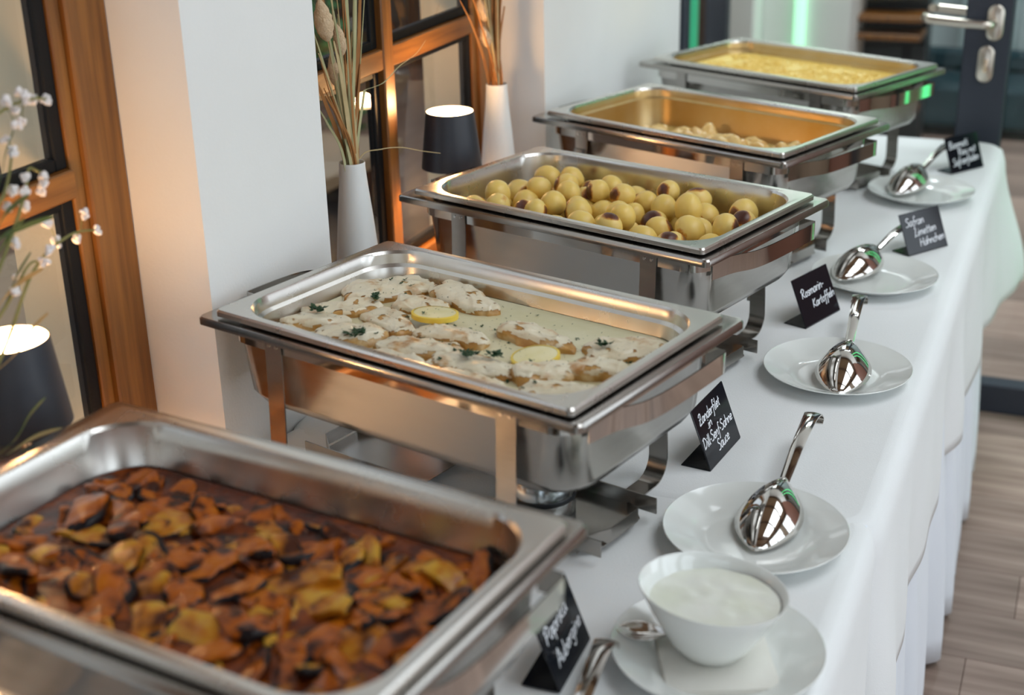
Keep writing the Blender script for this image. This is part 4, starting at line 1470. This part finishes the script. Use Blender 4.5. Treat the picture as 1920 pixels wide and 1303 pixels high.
lamp('lit anthracite table lamp behind the potato dish', -.05, .736)
lamp('lit anthracite table lamp at the left picture edge by the plant', -.05, -.382)

# ------------------------------------------------------------------ vases with dried grasses


def vase(label, x, y, h):
    pr = [(.0005, 0), (.046, 0), (.0475, .002), (.045, .02), (.0395, .08), (.0335, .15), (.0275, .22), (.0222, .27), (.0200, h - .008), (.0202, h - .002), (.0196, h), (.0182, h - .001), (.0180, h - .02), (.0200, h - .05), (.025, .2), (.036, .06), (.0005, .01)]
    o = MB().lathe(pr, 48).build('vase', M_ceramic, None, loc=(x, y, SILL), angle=60)
    return tag(o, label, 'vase', 'tapered white vases')


VA = (-.052, .383)
VB = (-.052, .950)
vase('white tapered vase with bunny tail grass beside the plaster pier', VA[0], VA[1], .306)
vase('white tapered vase with rusty straw right of the table lamp', VB[0], VB[1], .312)


def stalk(label, group, pts, r0, mt, tail=None, tdir=None, flat=False, taillen=.05, tailr=.011):
    P = smooth_path(pts, 6)
    n = len(P)
    o = thing('dried_grass', label, 'dried grass', P[0], 0, group)
    L = [p - P[0] for p in P]
    if flat:
        ws = [r0 * 3.6 * (1 - (i / n) ** 3 * .9) for i in range(n)]
        MB().strap(L, (.35, .93, 0.05), ws, .0006).build('blade', mt, o)
    else:
        MB().tube(L, [r0 * (1 - .5 * i / n) for i in range(n)], 6).build('stem', mt, o)
    if tail:
        d = (Vector(tdir) if tdir else (L[-1] - L[-3])).normalized()
        a = d.orthogonal().normalized()
        b = d.cross(a)
        base = L[-1]
        rings = []
        for k in range(15):
            q = k / 14
            rr = tailr * (math.sin(PI * (q * .96 + .02)) ** .6) * (1 - .25 * q)
            rings.append([base + d * taillen * q + (a * math.cos(2 * PI * i / 14) + b * math.sin(2 * PI * i / 14)) * rr * (1 + .12 * rnd.uniform(-1, 1)) for i in range(14)])
        hd = MB().loft(rings, cap0=True, cap1=True).build('seed_head', M_tail, o)
        hair = MB()
        for i in range(150):
            q = rnd.uniform(.05, 1)
            t_ = rnd.uniform(0, 2 * PI)
            rr = tailr * (math.sin(PI * (q * .96 + .02)) ** .6) * (1 - .25 * q)
            o_ = a * math.cos(t_) + b * math.sin(t_)
            p0 = base + d * taillen * q + o_ * rr * .8
            p1 = p0 + (o_ * .6 + d * .9).normalized() * rnd.uniform(.006, .011)
            e = d.cross(o_).normalized() * .00022
            hair.add([p0 - e, p0 + e, p1], [(0, 1, 2)])
        hair.build('bristles', M_tail, hd, smooth=False)
    return o


def mouth(v, k, h):
    a = k * 2.4
    return (v[0] + .014 * math.cos(a) * ((k * 37) % 10) / 10, v[1] + .014 * math.sin(a) * ((k * 53) % 10) / 10, SILL + h)


# points run on the plane just in front of the glass
gA = 'dried grasses in the vase by the pier'
k = 0
for (ty, tz, td, tx, tl, tr, lb) in ((.324, 1.252, -.25, -.045, .062, .0150, 'largest fluffy bunny tail beside the plaster pier'), (.372, 1.222, -.22, -.050, .048, .0105, 'middle bunny tail in the nearer vase'), (.361, 1.180, -.06, -.06, .048, .0085, 'low bunny tail behind the grasses in the nearer vase'), (.379, 1.165, -.05, -.062, .044, .0075, 'lowest bunny tail in the nearer vase')):
    m0 = mouth(VA, k, .20)
    stalk(lb, gA, [m0, (VA[0] * .7 + tx * .3, VA[1] * .84 + ty * .16, SILL + .325), (tx, ty, tz)], .0012, M_straw, True, tdir=(0, td, 1), taillen=tl, tailr=tr)
    k += 1
ends = [(0.295, 1.269), (0.297, 1.239), (0.298, 1.208), (0.326, 1.34), (0.338, 1.35), (0.341, 1.292), (0.356, 1.36), (0.381, 1.37), (0.391, 1.38), (0.404, 1.38), (0.414, 1.39), (0.425, 1.39), (0.433, 1.37), (0.441, 1.36), (0.452, 1.36), (0.46, 1.35), (0.419, 1.249), (0.3, 1.177), (0.306, 1.16), (0.298, 1.189), (0.346, 1.261), (0.363, 1.33), (0.42, 1.201), (0.399, 1.197), (.372, 1.31), (.385, 1.28), (.335, 1.25), (.32, 1.22), (.352, 1.2), (.33, 1.17), (.41, 1.30)]
for i, (ey, ez) in enumerate(ends):
    ex = -.05 + .010 * math.sin(i * 2.7)
    m0 = mouth(VA, i + 5, .18)
    mt = (M_strawg, M_straw, M_strawr, M_strawg, M_strawr)[i % 5]
    stalk('thin dried grass blade standing in the nearer white vase', gA, [m0, (m0[0] * .8 + ex * .2, m0[1] * .87 + ey * .13, SILL + .315), (ex, VA[1] * .35 + ey * .65, SILL * .35 + .11 + ez * .65), (ex, ey, ez)], .0013 + .0005 * (i % 3), mt, flat=(i % 2 == 0))
stalk('bent green blade crossing in front of the wooden transom', gA, [mouth(VA, 3, .2), (-.048, .391, 1.06), (-.045, .420, 1.150), (-.045, .428, 1.160), (-.045, .453, 1.159), (-.045, .493, 1.160), (-.045, .543, 1.174), (-.045, .606, 1.183), (-.045, .643, 1.198)], .0014, M_strawg, flat=True)
stalk('bent straw reaching sideways to the lamp shade', gA, [mouth(VA, 7, .25), (-.050, .408, 1.060), (-.030, .439, 1.066), (-.010, .469, 1.063), (.005, .508, 1.049), (.020, .546, 1.037)], .0010, M_straw)
gB = 'dried grasses in the farther vase'
for i, (ey, ez, ex, tl) in enumerate(((.906, 1.187, -.052, .048), (.915, 1.139, -.052, .045))):
    stalk('bunny tail in the farther vase, %s of two' % ('upper' if i == 0 else 'lower'), gB, [mouth(VB, i, .2), (VB[0], VB[1] - .010, SILL + .33), (ex, ey, ez)], .0012, M_straw, True, tdir=(0, -.55, 1), taillen=tl, tailr=.0105)
BE = [(0.799, 1.24), (0.818, 1.256), (0.853, 1.30), (0.872, 1.30), (0.89, 1.31), (0.909, 1.32), (0.925, 1.33), (0.942, 1.32), (0.962, 1.31), (0.982, 1.30), (0.988, 1.173), (1.03, 1.194), (.90, 1.29), (.917, 1.31), (.934, 1.30), (.95, 1.33), (.97, 1.32), (.976, 1.28), (.93, 1.27), (.945, 1.29), (.955, 1.26), (.965, 1.30), (.915, 1.26), (.94, 1.32), (.97, 1.26), (.95, 1.28), (.96, 1.33), (.925, 1.30)]
for i, (ey, ez) in enumerate(BE):
    mt = (M_strawr, M_strawr, M_straw, M_strawr)[i % 4]
    stalk('rust brown straw standing in the farther white vase', gB, [mouth(VB, i + 4, .2), (mouth(VB, i + 4, .2)[0], mouth(VB, i + 4, .2)[1] * .92 + ey * .08, SILL + .322), (-.052 + .010 * math.sin(i), VB[1] * .4 + ey * .6, 1.075 * .4 + ez * .6), (-.052 + .014 * math.sin(i), ey, ez)], .0017 + .0006 * (i % 3), mt, flat=(i % 3 == 0))

# ------------------------------------------------------------------ flowering plant at the left edge
plant = thing('flowering_plant', 'plant with small white blossoms and narrow leaves at the left edge', 'plant', (-.055, -.60, SILL))
O = Vector((-.055, -.60, SILL))
MB().lathe([(.0005, 0), (.038, 0), (.040, .002), (.044, .08), (.046, .10), (.043, .10), (.040, .07), (.0005, .06)], 36).build('pot', M_ceramic, plant)


def pv(x, y, z):
    return Vector((x, y, z)) - O


STEMS = [[(-.055, -.60, .83), (-.03, -.53, 1.0), (-.005, -.45, 1.13), (0, -.397, 1.197), (0, -.372, 1.234), (0, -.366, 1.246), (0, -.352, 1.238)],
         [(-.055, -.60, .83), (-.03, -.54, 1.05), (-.01, -.46, 1.22), (0, -.415, 1.295), (0, -.385, 1.311), (0, -.345, 1.312), (0, -.325, 1.307)],
         [(-.055, -.60, .83), (-.03, -.53, .97), (0, -.45, 1.07), (0, -.384, 1.142), (0, -.323, 1.162), (0, -.276, 1.154)],
         [(-.055, -.60, .83), (-.03, -.52, 1.02), (0, -.43, 1.12), (0, -.39, 1.15), (0, -.372, 1.149)],
         [(-.055, -.60, .83), (-.03, -.55, 1.05), (0, -.44, 1.20), (0, -.403, 1.235), (0, -.385, 1.27)]]
for st in STEMS:
    P = [pv(*p) for p in smooth_path(st, 6)]
    n = len(P)
    MB().tube(P, [.0026 - .0016 * i / n for i in range(n)], 6).build('stem', M_stem, plant)
BL = [(-0.385, 1.319), (-0.371, 1.307), (-0.368, 1.32), (-0.349, 1.318), (-0.347, 1.31), (-0.336, 1.308), (-0.325, 1.307), (-0.379, 1.293), (-0.358, 1.29), (-0.38, 1.277), (-0.387, 1.268), (-0.382, 1.243), (-0.352, 1.234), (-0.35, 1.225), (-0.346, 1.215), (-0.393, 1.23), (-0.37, 1.206), (-0.352, 1.183), (-0.299, 1.18), (-0.303, 1.151), (-0.276, 1.153), (-0.338, 1.159), (-0.365, 1.16), (-0.372, 1.149), (-0.403, 1.179), (-0.406, 1.216), (-0.394, 1.139), (-0.423, 1.135), (-0.382, 1.226)]
allst = [Vector(p) for st in STEMS for p in smooth_path(st, 6)]
for i, (y, z) in enumerate(BL):
    r = random.Random(300 + i)
    c0 = Vector((r.uniform(-.012, .012), y, z))
    nearest = min(allst, key=lambda p: (p - c0).length)
    if (nearest - c0).length > .004:
        mid = (nearest + c0) / 2 + Vector((0, 0, .004))
        MB().tube([p - O for p in smooth_path([nearest, mid, c0], 4)], .0006, 5).build('pedicel', M_stem, plant)
    mb = MB()
    for q in range(16):
        d = Vector((r.gauss(0, 1), r.gauss(0, 1), r.gauss(0, 1))).normalized()
        cc = c0 + d * .0052 * r.uniform(.3, 1)
        s = .0026 * r.uniform(.7, 1.2)
        vs, fs = blob(6, 4, lambda e: cc - O + e * s)
        mb.add(vs, fs)
    mb.build('blossom', M_bloom, plant)
LV = [((-0.43, 1.185), (-0.351, 1.192)), ((-0.425, 1.205), (-0.388, 1.225)), ((-0.432, 1.165), (-0.388, 1.20)), ((-0.41, 1.24), (-0.386, 1.29)), ((-0.470, .995), (-0.428, 1.024)), ((-0.475, .985), (-0.412, .982)), ((-0.45, 1.08), (-0.405, 1.108)), ((-0.44, 1.13), (-0.384, 1.147)), ((-.43, 1.12), (-.39, 1.165))]
for i, (a, b) in enumerate(LV):
    x0 = .022 if i in (4, 5, 6) else .006 * math.sin(i * 2)
    a, b = Vector((x0, *a)), Vector((x0 + .008, *b))
    back = Vector((-.03, -.54, 1.02 if i not in (4, 5) else .94))
    P = smooth_path([back, a + (back - a) * .35, a, (a + b) / 2 + Vector((0, 0, .004)), b], 5)
    n = len(P)
    ws = [.0008 + .0075 * (math.sin(PI * min(1, max(0, (j / n - .45) / .55))) ** .8) for j in range(n)]
    MB().strap([p - O for p in P], (.5, -.2, .85), ws, .0006).build('leaf', M_leafy if i in (6, 7) else M_leaf, plant)

# ------------------------------------------------------------------ chopped parsley: laid on whatever is under it
bpy.context.view_layer.update()
dg = bpy.context.evaluated_depsgraph_get()
mb = MB()
r = random.Random(77)
orig = pw(2, 0, 0, 0)


def drop(p):
    hit, loc, nn, idx, ob, mw = scn.ray_cast(dg, Vector((p.x, p.y, Z0 + .30)), Vector((0, 0, -1)))
    return loc if hit and loc.z > Z0 + .19 else p


for (u, v) in FLAKES_PENDING:
    p = drop(pw(2, u, v, ZS))
    leaflet(mb, p - orig, r.uniform(.0030, .0056), r)
for i in range(420):
    u, v = r.uniform(-.225, .225), r.uniform(-.12, .12)
    p = drop(pw(2, u, v, ZS)) - orig + Vector((0, 0, .0004))
    s = r.uniform(.0004, .0011)
    a = r.uniform(0, 6.28)
    d = Vector((math.cos(a), math.sin(a), .1)) * s * 2
    e = Vector((-math.sin(a), math.cos(a), 0)) * s * .6
    mb.add([p - d, p + e, p + d, p - e], [(0, 3, 2, 1)])
o = mb.build('parsley_flakes', M_parsley, None, smooth=False, loc=orig)
tag(o, 'chopped green herbs scattered over the fish and sauce', 'herbs', kind='stuff')
